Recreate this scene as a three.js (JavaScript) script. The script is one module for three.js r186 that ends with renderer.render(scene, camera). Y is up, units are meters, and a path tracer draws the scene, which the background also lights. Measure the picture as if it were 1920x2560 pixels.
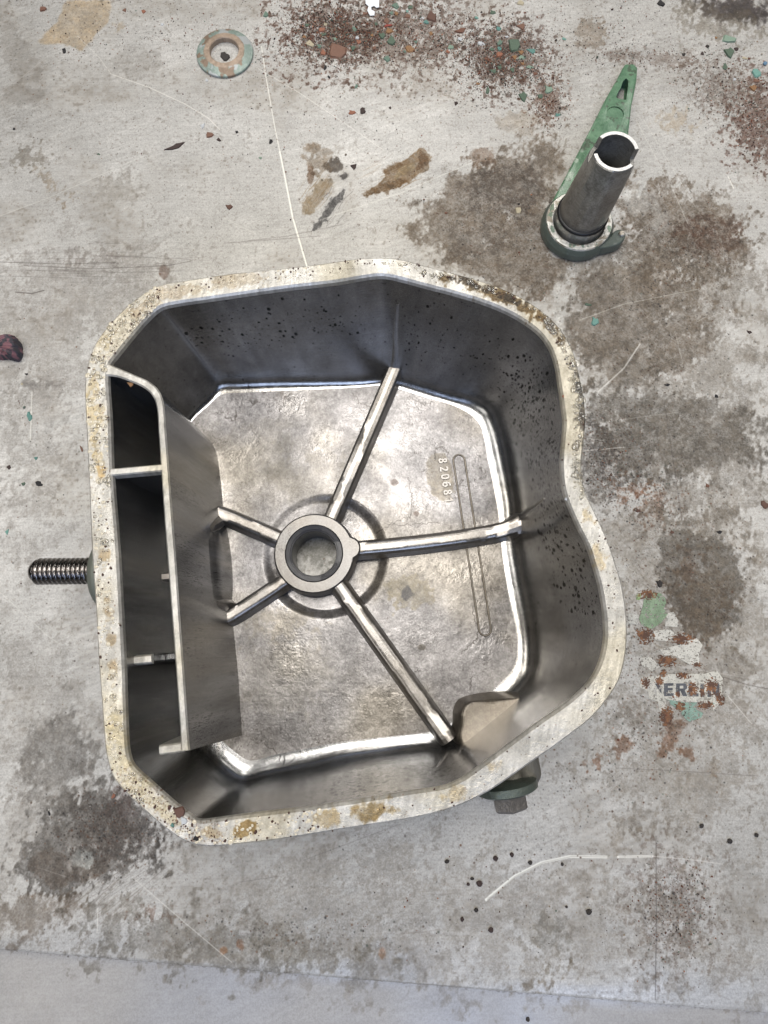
import * as THREE from 'three';
import { mergeGeometries, mergeVertices, toCreasedNormals } from 'three/addons/utils/BufferGeometryUtils.js';
import { FontLoader } from 'three/addons/loaders/FontLoader.js';
import { TextGeometry } from 'three/addons/geometries/TextGeometry.js';
import { RectAreaLightUniformsLib } from 'three/addons/lights/RectAreaLightUniformsLib.js';

// ---------------------------------------------------------------- camera, light, exposure
const scene = new THREE.Scene();
scene.background = new THREE.Color(0x000000);
const CAM_H = 0.345, FOCAL = 1707, TILT = Math.atan(340 / FOCAL);           // a phone held 34 cm above the bench, tipped 11 degrees
const camera = new THREE.PerspectiveCamera(2 * Math.atan(1280 / FOCAL) * 180 / Math.PI, 0.75, 0.01, 20);
camera.position.set(0, CAM_H, 0);
camera.up.set(0, 0, -1);
camera.lookAt(0, CAM_H - Math.cos(TILT), -Math.sin(TILT));
scene.add(camera);
const renderer = new THREE.WebGLRenderer({ antialias: true });
renderer.toneMapping = THREE.LinearToneMapping;
renderer.toneMappingExposure = 0.86;
renderer.shadowMap.enabled = true;
RectAreaLightUniformsLib.init();

function lampLight(name, color, intensity, w, h, pos, target) {
  const l = new THREE.RectAreaLight(color, intensity, w, h);
  l.name = name; l.position.set(...pos); l.lookAt(...target); scene.add(l);
  return l;
}
// ceiling panels, most added so the fillets catch light, one almost overhead and mirrored in the floor of the casting, and a daylight window on the near side
const WARM = new THREE.Color(1.0, 0.965, 0.91), SKYBLUE = new THREE.Color(0.56, 0.69, 1.0);
const PANELS = [[-0.06, 2.10, -0.52, 17, 'flat ceiling light panel straight over the bench'], [-1.55, 2.10, -0.52, 10, 'flat ceiling light panel over the stud side of the cover'], [1.45, 2.10, -0.52, 9, 'added flat ceiling light panel over the waisted side of the cover'], [-0.06, 2.10, -2.10, 11, 'added flat ceiling light panel beyond the washer and the lever'], [-1.55, 2.10, 1.06, 7, 'added flat ceiling light panel over the bench front, stud side'], [1.45, 2.10, -2.10, 7, 'added flat ceiling light panel in the corner beyond the lever']].map(([x, y, z, power, label]) => ({ pos: [x, y, z], w: 0.6, h: 1.0, power, label }));
const COOL = { pos: [0.2, 1.75, 1.85], w: 1.5, h: 1.0, target: [0, 0.05, 0], power: 5.5 };
for (const p of PANELS) lampLight('ceiling_panel_light', WARM, p.power, p.w, p.h, [p.pos[0], p.pos[1] - 0.02, p.pos[2]], [p.pos[0], 0, p.pos[2]]);
lampLight('window_light', SKYBLUE, COOL.power, COOL.w, COOL.h, COOL.pos, COOL.target);

// ---------------------------------------------------------------- helpers
function rng(seed) { let s = seed >>> 0; return () => { s = (s + 0x6D2B79F5) >>> 0; let t = Math.imul(s ^ (s >>> 15), 1 | s); t = (t + Math.imul(t ^ (t >>> 7), 61 | t)) ^ t; return ((t ^ (t >>> 14)) >>> 0) / 4294967296; }; }
const PERM = new Float32Array(65536); { const r = rng(7); for (let i = 0; i < 65536; i++) PERM[i] = r(); }
function hash(i, j) { return PERM[((i * 73 + j * 9277 + (i * j & 1023) * 31) & 65535)]; }
function noise(x, y) {
  const i = Math.floor(x), j = Math.floor(y); let a = x - i, b = y - j; a = a * a * (3 - 2 * a); b = b * b * (3 - 2 * b);
  const p = hash(i, j), q = hash(i + 1, j), r = hash(i, j + 1), s = hash(i + 1, j + 1);
  return p + (q - p) * a + (r - p) * b + (p - q - r + s) * a * b;
}
function fbm(x, y, o = 4) { let s = 0, a = 0.5, t = 0; for (let k = 0; k < o; k++) { s += a * noise(x, y); t += a; a *= 0.5; x = x * 2.03 + 17.1; y = y * 2.03 + 5.7; } return s / t; }
const sstep = (a, b, x) => { const t = Math.min(1, Math.max(0, (x - a) / (b - a))); return t * t * (3 - 2 * t); };
const lerp = (a, b, t) => a + (b - a) * t;
// distance to the nearest edge of a cell pattern (for crackled oil film)
function cellEdge(x, y) {
  const i = Math.floor(x), j = Math.floor(y); let d1 = 9, d2 = 9;
  for (let a = -1; a < 2; a++) for (let b = -1; b < 2; b++) {
    const px = i + a + hash(i + a + 311, j + b), py = j + b + hash(i + a, j + b + 773);
    const d = Math.hypot(px - x, py - y); if (d < d1) { d2 = d1; d1 = d; } else if (d < d2) d2 = d;
  }
  return d2 - d1;
}
const CT = Math.cos(TILT), ST = Math.sin(TILT);
// where the bench or a plane h metres above it lies for a point measured on the photograph
function P(u, v, h = 0) {
  const a = (u - 960) / FOCAL, b = (1280 - v) / FOCAL;
  const dx = a, dy = -CT + b * ST, dz = -ST - b * CT, k = (h - CAM_H) / dy;
  return new THREE.Vector3(dx * k, h, dz * k);
}
function M(u, v, h = 0) { const b = (1280 - v) / FOCAL; return (CAM_H - h) / (CT - b * ST) / FOCAL; }   // metres per photograph pixel there

const names = new Map();
function numbered(n) { const k = names.get(n) || 0; names.set(n, k + 1); return k ? `${n}_${String(k).padStart(3, '0')}` : n; }
function shadow(o) { o.traverse((c) => { if (c.isMesh) { c.castShadow = true; c.receiveShadow = true; } }); return o; }
function tag(o, label, category, group, kind) { Object.assign(o.userData, { label, category }); if (group) o.userData.group = group; if (kind) o.userData.kind = kind; return o; }
function thing(name, label, category, group) { const o = new THREE.Group(); o.name = numbered(name); scene.add(o); return tag(o, label, category, group); }
function part(name, geo, mat, parent, label) { const m = new THREE.Mesh(geo, mat); m.name = name; m.castShadow = m.receiveShadow = true; parent.add(m); if (label) m.userData.label = label; return m; }
function top(name, geo, mat, label, category, group) { const m = new THREE.Mesh(geo, mat); m.name = numbered(name); m.castShadow = m.receiveShadow = true; scene.add(m); return tag(m, label, category, group); }

// surface through a list of rings of equal length
function loft(rings, { closed = true, uv = null } = {}) {
  const n = rings[0].length, cols = closed ? n + 1 : n, pos = [], uvs = [], idx = [];
  rings.forEach((r, k) => { for (let i = 0; i < cols; i++) { const p = r[i % n]; pos.push(p.x, p.y, p.z); const t = uv ? uv(k, i, p) : [i / (cols - 1), k / (rings.length - 1)]; uvs.push(t[0], t[1]); } });
  for (let k = 0; k + 1 < rings.length; k++) for (let i = 0; i + 1 < cols; i++) { const a = k * cols + i, b = a + 1, c = a + cols, d = c + 1; idx.push(a, b, c, b, d, c); }
  const g = new THREE.BufferGeometry();
  g.setAttribute('position', new THREE.Float32BufferAttribute(pos, 3)); g.setAttribute('uv', new THREE.Float32BufferAttribute(uvs, 2)); g.setIndex(idx); g.computeVertexNormals();
  if (closed) { const N = g.attributes.normal; for (let k = 0; k < rings.length; k++) { const a = k * cols, b = a + cols - 1, v = new THREE.Vector3(N.getX(a) + N.getX(b), N.getY(a) + N.getY(b), N.getZ(a) + N.getZ(b)).normalize(); N.setXYZ(a, v.x, v.y, v.z); N.setXYZ(b, v.x, v.y, v.z); } }
  return g;
}
const crease = (g, a = 0.6) => toCreasedNormals(g, a);
function fan(ring) {   // closes a ring with a triangle fan
  const c = ring.reduce((s, p) => s.add(p), new THREE.Vector3()).multiplyScalar(1 / ring.length), pos = [];
  ring.forEach((p, i) => { const q = ring[(i + 1) % ring.length]; pos.push(c.x, c.y, c.z, p.x, p.y, p.z, q.x, q.y, q.z); });
  const g = new THREE.BufferGeometry(); g.setAttribute('position', new THREE.Float32BufferAttribute(pos, 3)); g.computeVertexNormals(); return g;
}
function strip(g) { const h = g.index ? g.toNonIndexed() : g.clone(); for (const k of Object.keys(h.attributes)) if (k !== 'position' && k !== 'normal') h.deleteAttribute(k); if (!h.attributes.normal) h.computeVertexNormals(); return h; }
const merge = (list) => mergeGeometries(list.map(strip));
function planarUV(g, s) { const p = g.attributes.position, a = new Float32Array(p.count * 2); for (let i = 0; i < p.count; i++) { a[2 * i] = (p.getX(i) - s.x0) / s.w; a[2 * i + 1] = 1 - (p.getZ(i) - s.z0) / s.h; } g.setAttribute('uv', new THREE.BufferAttribute(a, 2)); return g; }
function scatterUV(g, k = 20) { const p = g.attributes.position, n = g.attributes.normal, a = new Float32Array(p.count * 2); for (let i = 0; i < p.count; i++) { const ax = Math.abs(n.getX(i)), ay = Math.abs(n.getY(i)), az = Math.abs(n.getZ(i)); let u, v; if (ay >= ax && ay >= az) { u = p.getX(i); v = p.getZ(i); } else if (ax > az) { u = p.getZ(i); v = p.getY(i); } else { u = p.getX(i); v = p.getY(i); } a[2 * i] = u * k; a[2 * i + 1] = v * k; } g.setAttribute('uv', new THREE.BufferAttribute(a, 2)); return g; }
function prism(bottom, topRing, bevel = 0.0004) {   // solid between two outlines, with its upper edge broken
  const c = topRing.reduce((s, p) => s.add(p), new THREE.Vector3()).multiplyScalar(1 / topRing.length);
  const inset = topRing.map((p) => { const d = c.clone().sub(p).setY(0).normalize(); return p.clone().addScaledVector(d, bevel); });
  const low = topRing.map((p) => p.clone().setY(p.y - bevel)), round = [0.25, 0.5, 0.75].map((t) => topRing.map((p, i) => { const a = Math.PI / 2 * t, q = p.clone().lerp(inset[i], 1 - Math.cos(a)); q.y = p.y - bevel * (1 - Math.sin(a)); return q; }));
  const shape = new THREE.ShapeGeometry(new THREE.Shape(inset.map((p) => new THREE.Vector2(p.x, p.z))));
  const sp = shape.attributes.position; for (let i = 0; i < sp.count; i++) { const x = sp.getX(i), z = sp.getY(i); let y = 0, w = 0; for (const q of inset) { const k = 1 / (Math.hypot(q.x - x, q.z - z) + 1e-7) ** 2; y += q.y * k; w += k; } sp.setXYZ(i, x, y / w, z); }
  shape.setIndex(Array.from(shape.index.array).reverse()); shape.computeVertexNormals();
  return crease(merge([loft([bottom, low, ...round, inset]), shape]), 0.5);
}
function canvasTex(c, srgb = true, repeat = false) { const t = new THREE.CanvasTexture(c); if (srgb) t.colorSpace = THREE.SRGBColorSpace; t.wrapS = t.wrapT = repeat ? THREE.RepeatWrapping : THREE.MirroredRepeatWrapping; t.magFilter = THREE.LinearFilter; t.anisotropy = 8; return t; }

// ---------------------------------------------------------------- painted-matter sheets (colour of stains, grain, print), laid out in bench metres
class Sheet {
  constructor(x0, z0, w, h, pw, ph) { Object.assign(this, { x0, z0, w, h, pw, ph, k: pw / w }); this.c = document.createElement('canvas'); this.c.width = pw; this.c.height = ph; this.ctx = this.c.getContext('2d'); this.rgb = new Float32Array(pw * ph * 3); this.dirt = new Float32Array(pw * ph); }
  fill(f) { let n = 0; for (let j = 0; j < this.ph; j++) for (let i = 0; i < this.pw; i++, n++) { const r = f(this.x0 + (i + 0.5) / this.k, this.z0 + (j + 0.5) / this.k); this.rgb[3 * n] = r[0]; this.rgb[3 * n + 1] = r[1]; this.rgb[3 * n + 2] = r[2]; } }
  // one patch of matter: outline, colour, strength, how ragged the outline is and how grainy it lies
  patch(poly, col, alpha, { soft = 0.004, ragged = 0.9, freq = 260, grain = 0.5, rim = 0 } = {}) {
    let xa = 1e9, xb = -1e9, za = 1e9, zb = -1e9; for (const p of poly) { xa = Math.min(xa, p.x); xb = Math.max(xb, p.x); za = Math.min(za, p.z); zb = Math.max(zb, p.z); }
    const pad = soft * 3 + 0.002, i0 = Math.max(0, Math.floor((xa - pad - this.x0) * this.k)), i1 = Math.min(this.pw - 1, Math.ceil((xb + pad - this.x0) * this.k)), j0 = Math.max(0, Math.floor((za - pad - this.z0) * this.k)), j1 = Math.min(this.ph - 1, Math.ceil((zb + pad - this.z0) * this.k));
    const w = i1 - i0 + 1, h = j1 - j0 + 1; if (w < 2 || h < 2) return;
    const q = Math.max(1, Math.min(4, Math.floor(soft * this.k / 3))), cw = Math.ceil(w / q) + 1, ch = Math.ceil(h / q) + 1, c = document.createElement('canvas'); c.width = cw; c.height = ch; const x = c.getContext('2d');
    x.fillStyle = '#000'; x.fillRect(0, 0, cw, ch); x.fillStyle = '#fff'; x.beginPath(); poly.forEach((p, n) => { const a = ((p.x - this.x0) * this.k - i0) / q, b = ((p.z - this.z0) * this.k - j0) / q; n ? x.lineTo(a, b) : x.moveTo(a, b); }); x.closePath(); x.fill();
    const d = x.getImageData(0, 0, cw, ch).data; let m = new Float32Array(cw * ch); for (let n = 0; n < m.length; n++) m[n] = d[4 * n] / 255;
    const R = Math.max(1, Math.round(soft * this.k / q)); for (let t = 0; t < 2; t++) m = blur(m, cw, ch, R);
    for (let j = 0; j < h; j++) for (let i = 0; i < w; i++) {
      const fi = i / q, fj = j / q, a = Math.min(cw - 2, fi | 0), b = Math.min(ch - 2, fj | 0), fa = fi - a, fb = fj - b, o = b * cw + a;
      const v = lerp(lerp(m[o], m[o + 1], fa), lerp(m[o + cw], m[o + cw + 1], fa), fb); if (v < 0.01) continue;
      const X = this.x0 + (i + i0) / this.k, Z = this.z0 + (j + j0) / this.k, e = v + (0.62 * fbm(X * freq + 31, Z * freq, 5) + 0.38 * fbm(X * 640 + Z * 150, Z * 430 + 8, 3) - 0.5) * ragged * 1.7;
      let s = sstep(0.3, 0.72, e) * alpha * lerp(0.55, 1.12, fbm(X * 75 + 60, Z * 75 + 13, 3)); if (rim) s *= 1 + rim * (sstep(0.38, 0.5, e) - sstep(0.55, 0.75, e)); if (s <= 0) continue;
      s *= lerp(1, 0.25 + 0.75 * sstep(0.22, 0.74, 0.6 * fbm(X * 380 + 3, Z * 380 + 9, 4) + 0.4 * noise(X * 1800, Z * 1800)), grain); s = Math.min(1, s);
      const n = (j + j0) * this.pw + i + i0, jit = 0.45 + 0.95 * (0.42 * fbm(X * 210, Z * 210 + 77, 3) + 0.33 * fbm(X * 820 + 5, Z * 820, 2) + 0.25 * noise(X * 2100, Z * 2100)); for (let t = 0; t < 3; t++) this.rgb[3 * n + t] = lerp(this.rgb[3 * n + t], col[t] * jit, s); this.dirt[n] = Math.min(1, this.dirt[n] + s);
    }
  }
  flush() { const im = this.ctx.createImageData(this.pw, this.ph); for (let n = 0; n < this.pw * this.ph; n++) { im.data[4 * n] = this.rgb[3 * n]; im.data[4 * n + 1] = this.rgb[3 * n + 1]; im.data[4 * n + 2] = this.rgb[3 * n + 2]; im.data[4 * n + 3] = 255; } this.ctx.putImageData(im, 0, 0); }
  line(pts, wid, style) { const x = this.ctx; x.strokeStyle = style; x.lineCap = 'round'; x.lineJoin = 'round'; x.lineWidth = wid * this.k; x.beginPath(); pts.forEach((p, n) => { const a = (p.x - this.x0) * this.k, b = (p.z - this.z0) * this.k; n ? x.lineTo(a, b) : x.moveTo(a, b); }); x.stroke(); }
  dot(p, r, style, sq = 1, turn = 0) { const x = this.ctx; x.fillStyle = style; x.beginPath(); x.ellipse((p.x - this.x0) * this.k, (p.z - this.z0) * this.k, r * this.k, r * sq * this.k, turn, 0, 6.2832); x.fill(); }
  roughness(clean, dirty, amp = 0.08) { const q = 2, w = this.pw / q | 0, h = this.ph / q | 0, c = document.createElement('canvas'); c.width = w; c.height = h; const x = c.getContext('2d'), im = x.createImageData(w, h); for (let j = 0; j < h; j++) for (let i = 0; i < w; i++) { const n = j * w + i, d = this.dirt[(j * q) * this.pw + i * q], v = 255 * Math.min(1, lerp(clean, dirty, d) + (fbm(i * 0.03, j * 0.03, 4) - 0.5) * 2 * amp); im.data[4 * n] = im.data[4 * n + 1] = im.data[4 * n + 2] = v; im.data[4 * n + 3] = 255; } x.putImageData(im, 0, 0); return canvasTex(c, false); }
}
function blur(m, w, h, R) { const t = new Float32Array(w * h), o = new Float32Array(w * h), k = 1 / (2 * R + 1);
  for (let j = 0; j < h; j++) { let s = 0; for (let i = -R; i <= R; i++) s += m[j * w + Math.min(w - 1, Math.max(0, i))]; for (let i = 0; i < w; i++) { t[j * w + i] = s * k; s += m[j * w + Math.min(w - 1, i + R + 1)] - m[j * w + Math.max(0, i - R)]; } }
  for (let i = 0; i < w; i++) { let s = 0; for (let j = -R; j <= R; j++) s += t[Math.min(h - 1, Math.max(0, j)) * w + i]; for (let j = 0; j < h; j++) { o[j * w + i] = s * k; s += t[Math.min(h - 1, j + R + 1) * w + i] - t[Math.max(0, j - R) * w + i]; } }
  return o; }
const poly = (list, h = 0) => list.map(([u, v]) => P(u, v, h));
const blob = (u, v, a, b = a, h = 0, turn = 0) => Array.from({ length: 20 }, (_, i) => { const t = i / 20 * 6.2832, x = a * Math.cos(t), y = b * Math.sin(t); return P(u + x * Math.cos(turn) - y * Math.sin(turn), v + x * Math.sin(turn) + y * Math.cos(turn), h); });

// ---------------------------------------------------------------- the bench top
const bench = new Sheet(-0.26, -0.42, 0.52, 0.624, 1706, 2047);
const bendL = P(0, 2372), bendR = P(1920, 2530), bendAt = (x) => bendL.z + (x - bendL.x) * (bendR.z - bendL.z) / (bendR.x - bendL.x);
bench.fill((x, z) => {
  const big = fbm(x * 14 + 3, z * 14, 4), mid = fbm(x * 90, z * 90 + 40, 4), fine = noise(x * 2600, z * 2600), brush = fbm(x * 70 + z * 30, z * 1500, 2), film = fbm(x * 34 + 9, z * 34 + 2, 5), pit = fbm(x * 420, z * 420, 3);
  const strip = z > bendAt(x) + 0.001 ? 1 : 0, k = strip ? 0.45 : 1;   // the front strip is plainer metal
  const sa = noise(x * 9, z * 9) * 6.28, scuff = fbm((x * Math.cos(1.2) + z * Math.sin(1.2)) * 900, (z * Math.cos(1.2) - x * Math.sin(1.2)) * 45 + 11, 3), scuff2 = fbm((x * 0.9 - z * 0.43) * 60 + 5, (z * 0.9 + x * 0.43) * 1100, 3);
  let g = 171 - 14 * strip + ((big - 0.5) * 26 + (mid - 0.5) * 22) * k + (fine - 0.5) * 34 * (strip ? 0.6 : 1) + (brush - 0.5) * (strip ? 7 : 16) + ((scuff - 0.5) * 26 * sstep(0.45, 0.7, big) + (scuff2 - 0.5) * 26 * sstep(0.55, 0.35, big)) * k;
  let r = g + 1, gg = g - 1, b = g - 5 + strip * 2;
  const d = sstep(0.42, 0.8, film) * 0.42 * sstep(0.2, 0.8, pit * 0.6 + fine * 0.4) * k * k; r = lerp(r, 112, d); gg = lerp(gg, 102, d); b = lerp(b, 88, d);
  const s = (sstep(0.6, 0.8, 0.75 * pit + 0.25 * mid) * 0.3 + sstep(0.74, 1, noise(x * 1300 + 7, z * 1300)) * 0.34) * k * k; r = lerp(r, 92, s); gg = lerp(gg, 84, s); b = lerp(b, 74, s);
  return [r, gg, b];
});
const BROWN = [80, 66, 51], GREY = [80, 74, 66], DARK = [62, 54, 48], TAN = [158, 134, 100], RUST = [104, 60, 34], AMBER = [122, 86, 44], PALE = [204, 203, 198], SOOT = [44, 42, 42];
const stains = [
  [[[165, 0], [282, 0], [272, 55], [205, 128], [168, 112], [88, 110], [140, 60]], TAN, 0.75, { soft: 0.002, ragged: 0.5, grain: 0.35 }],
  [[[0, 20], [60, 90], [120, 200], [60, 220], [0, 140]], GREY, 0.3, {}],
  [blob(345, 160, 70, 40), GREY, 0.3, {}], [blob(300, 62, 12, 26), TAN, 0.6, {}],
  [[[1110, 470], [1200, 395], [1330, 365], [1420, 330], [1390, 520], [1420, 640], [1410, 760], [1300, 740], [1200, 700], [1110, 670], [1035, 610], [1020, 560], [1060, 520]], BROWN, 0.85, { soft: 0.008, ragged: 1.3, freq: 130, grain: 0.7 }],
  [blob(1270, 470, 110, 60), DARK, 0.6, { soft: 0.005, ragged: 1.6, freq: 300, grain: 0.9 }], [blob(1210, 395, 34, 26), [96, 72, 53], 0.6, { rim: 0.4 }], [blob(1190, 610, 70, 34), DARK, 0.35, { ragged: 1.6 }],
  [[[1560, 470], [1640, 430], [1700, 480], [1800, 500], [1880, 560], [1880, 660], [1780, 700], [1640, 690], [1560, 640]], BROWN, 0.85, { soft: 0.007, ragged: 1.6, freq: 150, grain: 0.8 }],
  [blob(1770, 590, 90, 50), [75, 53, 41], 0.8, { soft: 0.004, ragged: 1.8, freq: 260, grain: 0.9 }], [blob(1850, 640, 34, 40), [82, 68, 55], 0.55, { ragged: 1.2 }], [blob(1600, 500, 36, 44), PALE, 0.6, { ragged: 0.9, grain: 0.3 }], [blob(1650, 560, 26, 40), PALE, 0.5, {}],
  [[[1440, 690], [1560, 640], [1700, 700], [1800, 760], [1760, 900], [1640, 960], [1520, 980], [1440, 880]], BROWN, 0.75, { soft: 0.008, ragged: 1.4, freq: 120, grain: 0.7 }],
  [[[1460, 1000], [1600, 960], [1760, 1000], [1900, 1010], [1900, 1150], [1720, 1200], [1560, 1180], [1500, 1120]], GREY, 0.8, { soft: 0.007, ragged: 1.5, freq: 110, grain: 0.7 }],
  [[[1660, 1330], [1790, 1340], [1850, 1400], [1860, 1540], [1780, 1600], [1700, 1560], [1650, 1430]], GREY, 0.85, { soft: 0.004, ragged: 1.1, freq: 140, grain: 0.5 }],
  [blob(1760, 1500, 80, 100), BROWN, 0.8, { soft: 0.006, ragged: 1.6, grain: 0.8 }], [blob(1650, 700, 80, 40), [104, 86, 68], 0.4, { ragged: 1.6 }],
  [[[1385, 700], [1400, 680], [1415, 860], [1395, 900]], PALE, 0.7, { soft: 0.002 }], [[[1400, 600], [1440, 560], [1420, 900], [1400, 880]], PALE, 0.4, { ragged: 1.4 }],
  [blob(1590, 960, 30, 70), PALE, 0.5, { ragged: 1.2 }], [blob(1480, 1120, 60, 70), SOOT, 0.5, { soft: 0.003, ragged: 2.4, freq: 700, grain: 1 }], [blob(1500, 1170, 60, 90), [60, 53, 48], 0.5, { soft: 0.004, ragged: 2.2, freq: 520, grain: 1 }],
  [blob(1700, 1180, 12, 50), [82, 70, 56], 0.6, { ragged: 0.9 }], [blob(1722, 1420, 26, 60), [89, 67, 51], 0.6, { ragged: 1.4 }], [blob(1590, 1225, 40, 22), RUST, 0.6, { ragged: 2, freq: 420, grain: 0.9 }], [blob(1640, 1270, 50, 30), RUST, 0.6, { ragged: 2.2, freq: 420, grain: 0.9 }],
  [[[1053, 366], [1078, 392], [1070, 424], [1020, 456], [965, 480], [888, 492], [940, 466], [966, 440], [956, 424], [1012, 400]], [110, 84, 53], 0.85, { soft: 0.0015, ragged: 0.7, grain: 0.5, rim: 0.6 }], [[[1050, 372], [1074, 394], [1064, 420], [1040, 424], [1046, 398]], [82, 56, 32], 0.8, { soft: 0.0012, ragged: 1.3, freq: 420, grain: 0.6 }], [[[890, 490], [950, 464], [1000, 446], [1030, 452], [965, 480]], [84, 58, 30], 0.8, { soft: 0.0012, ragged: 1.5, freq: 420, grain: 0.7 }], [[[950, 424], [1000, 402], [1010, 410], [970, 436]], [89, 63, 36], 0.75, { soft: 0.001, ragged: 1.4, freq: 420, grain: 0.6 }], [[[1000, 416], [1040, 404], [1034, 424], [980, 452]], [142, 127, 101], 0.85, { soft: 0.001, grain: 0.3 }],
  [blob(836, 414, 22, 20), [49, 39, 30], 0.95, { soft: 0.0014, ragged: 1.3, grain: 0.3 }], [blob(858, 440, 16, 9), [34, 29, 27], 0.95, { soft: 0.001, ragged: 1.2, grain: 0.2 }], [blob(780, 372, 22, 14), [116, 96, 73], 0.6, { soft: 0.0015, ragged: 1.2 }], [blob(800, 400, 30, 40), [111, 91, 67], 0.6, { ragged: 1.4 }], [blob(776, 436, 10, 26), [89, 63, 41], 0.8, { soft: 0.001 }], [[[800, 440], [836, 452], [776, 540], [750, 528]], [118, 96, 63], 0.75, { soft: 0.0015, ragged: 1, grain: 0.5 }],
  [[[862, 470], [866, 480], [826, 536], [790, 578], [780, 574], [820, 510]], SOOT, 0.75, { soft: 0.001, ragged: 1.4, freq: 500, grain: 0.6 }],
  [[[60, 2120], [68, 2180], [110, 2216], [150, 2236], [210, 2218], [250, 2204], [290, 2172], [370, 2142], [468, 2112], [422, 2076], [338, 2030], [300, 1990], [262, 1975], [180, 2000], [110, 2030], [74, 2080]], [82, 77, 71], 0.9, { soft: 0.006, ragged: 1.5, freq: 110, grain: 0.6, rim: 0.3 }],
  [[[62, 2130], [80, 2190], [130, 2222], [260, 2190], [300, 2150], [200, 2150], [130, 2130]], [84, 72, 61], 0.6, { soft: 0.003, ragged: 0.9, grain: 0.4, rim: 0.5 }], [[[150, 2000], [290, 1985], [360, 2030], [440, 2100], [380, 2130], [280, 2170], [180, 2150]], [70, 62, 55], 0.75, { soft: 0.005, ragged: 1.6, freq: 200, grain: 0.8 }], [blob(320, 2090, 90, 44), DARK, 0.55, { soft: 0.004, ragged: 1.8, freq: 300, grain: 0.8 }], [blob(300, 2010, 40, 50), [72, 53, 48], 0.5, { ragged: 1.5, grain: 0.8 }], [blob(205, 2148, 34, 22), [176, 178, 172], 0.8, { soft: 0.0015, ragged: 0.9, grain: 0.3 }], [blob(340, 2050, 36, 30), [129, 125, 122], 0.6, { ragged: 1.6 }],
  [[[40, 1960], [120, 1780], [240, 1800], [262, 1900], [200, 2000], [90, 2060]], [99, 94, 87], 0.75, { soft: 0.008, ragged: 1.2, freq: 110, grain: 0.6 }],
  [[[0, 2240], [120, 2240], [240, 2200], [180, 2300], [60, 2370], [0, 2360]], BROWN, 0.75, { soft: 0.006, ragged: 1.2, freq: 140, grain: 0.6 }], [[[200, 2280], [500, 2300], [760, 2350], [1000, 2380], [1000, 2440], [600, 2420], [200, 2380]], [96, 90, 79], 0.65, { soft: 0.007, ragged: 1.7, freq: 160, grain: 0.8 }],
  [blob(380, 2284, 36, 20), [86, 56, 39], 0.5, { ragged: 1.8, freq: 420, grain: 0.9 }], [blob(560, 2376, 10, 14), [154, 96, 53], 0.8, { soft: 0.001 }], [blob(600, 2362, 10, 16), [129, 79, 49], 0.8, { soft: 0.001 }], [blob(820, 2212, 12, 22), [159, 120, 92], 0.6, {}], [blob(660, 2206, 10, 18), [129, 94, 72], 0.6, {}], [blob(955, 2382, 8, 16), [151, 101, 67], 0.7, { soft: 0.001 }], [blob(578, 2500, 14, 8), [94, 86, 70], 0.7, { soft: 0.001 }],
  [blob(1690, 2270, 90, 130), [72, 56, 46], 0.5, { soft: 0.008, ragged: 2.4, freq: 460, grain: 1 }], [blob(1380, 2340, 60, 40), [89, 84, 73], 0.5, { ragged: 1.7, grain: 0.8 }], [blob(1360, 2450, 60, 20), [79, 65, 44], 0.5, { ragged: 2, grain: 0.9 }], [blob(1600, 2050, 50, 30), [96, 89, 79], 0.4, { ragged: 1.8 }],
  [[[1690, 0], [1920, 0], [1920, 62], [1860, 66], [1800, 40], [1740, 42]], [44, 37, 36], 0.95, { soft: 0.006, ragged: 0.8, freq: 200, grain: 0.2 }], [blob(1800, 50, 130, 40), [89, 79, 63], 0.6, { soft: 0.008, ragged: 1.5, grain: 0.7 }], [blob(1480, 82, 38, 40), [103, 86, 67], 0.7, { soft: 0.003, ragged: 1.2, grain: 0.6, rim: 0.3 }], [[[1440, 120], [1560, 132], [1700, 140], [1770, 152], [1700, 168], [1560, 156]], [79, 60, 48], 0.6, { soft: 0.003, ragged: 1.7, freq: 380, grain: 0.9 }], [blob(1690, 300, 40, 30), TAN, 0.45, { ragged: 1.5 }], [blob(1560, 660, 30, 70), PALE, 0.4, {}],
  [blob(830, 80, 110, 80), [72, 46, 34], 0.95, { soft: 0.012, ragged: 2.2, freq: 420, grain: 0.8 }], [blob(1010, 80, 200, 90), [77, 55, 43], 0.75, { soft: 0.012, ragged: 2.2, freq: 460, grain: 0.9 }], [blob(1270, 140, 100, 80), [72, 51, 41], 0.9, { soft: 0.008, ragged: 2, freq: 460, grain: 0.8 }], [blob(1370, 250, 40, 60), [79, 49, 34], 0.7, { soft: 0.005, ragged: 2, freq: 460, grain: 0.8 }], [blob(1230, 180, 60, 24), [77, 55, 43], 0.6, { ragged: 2, freq: 460, grain: 0.9 }],
  [blob(1895, 300, 60, 110), [72, 41, 29], 0.8, { soft: 0.008, ragged: 1.9, freq: 460, grain: 0.7 }], [blob(1800, 220, 70, 50), [79, 61, 49], 0.55, { soft: 0.006, ragged: 2.2, freq: 500, grain: 1 }], [blob(1300, 310, 60, 30), [129, 113, 92], 0.4, {}],
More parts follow.
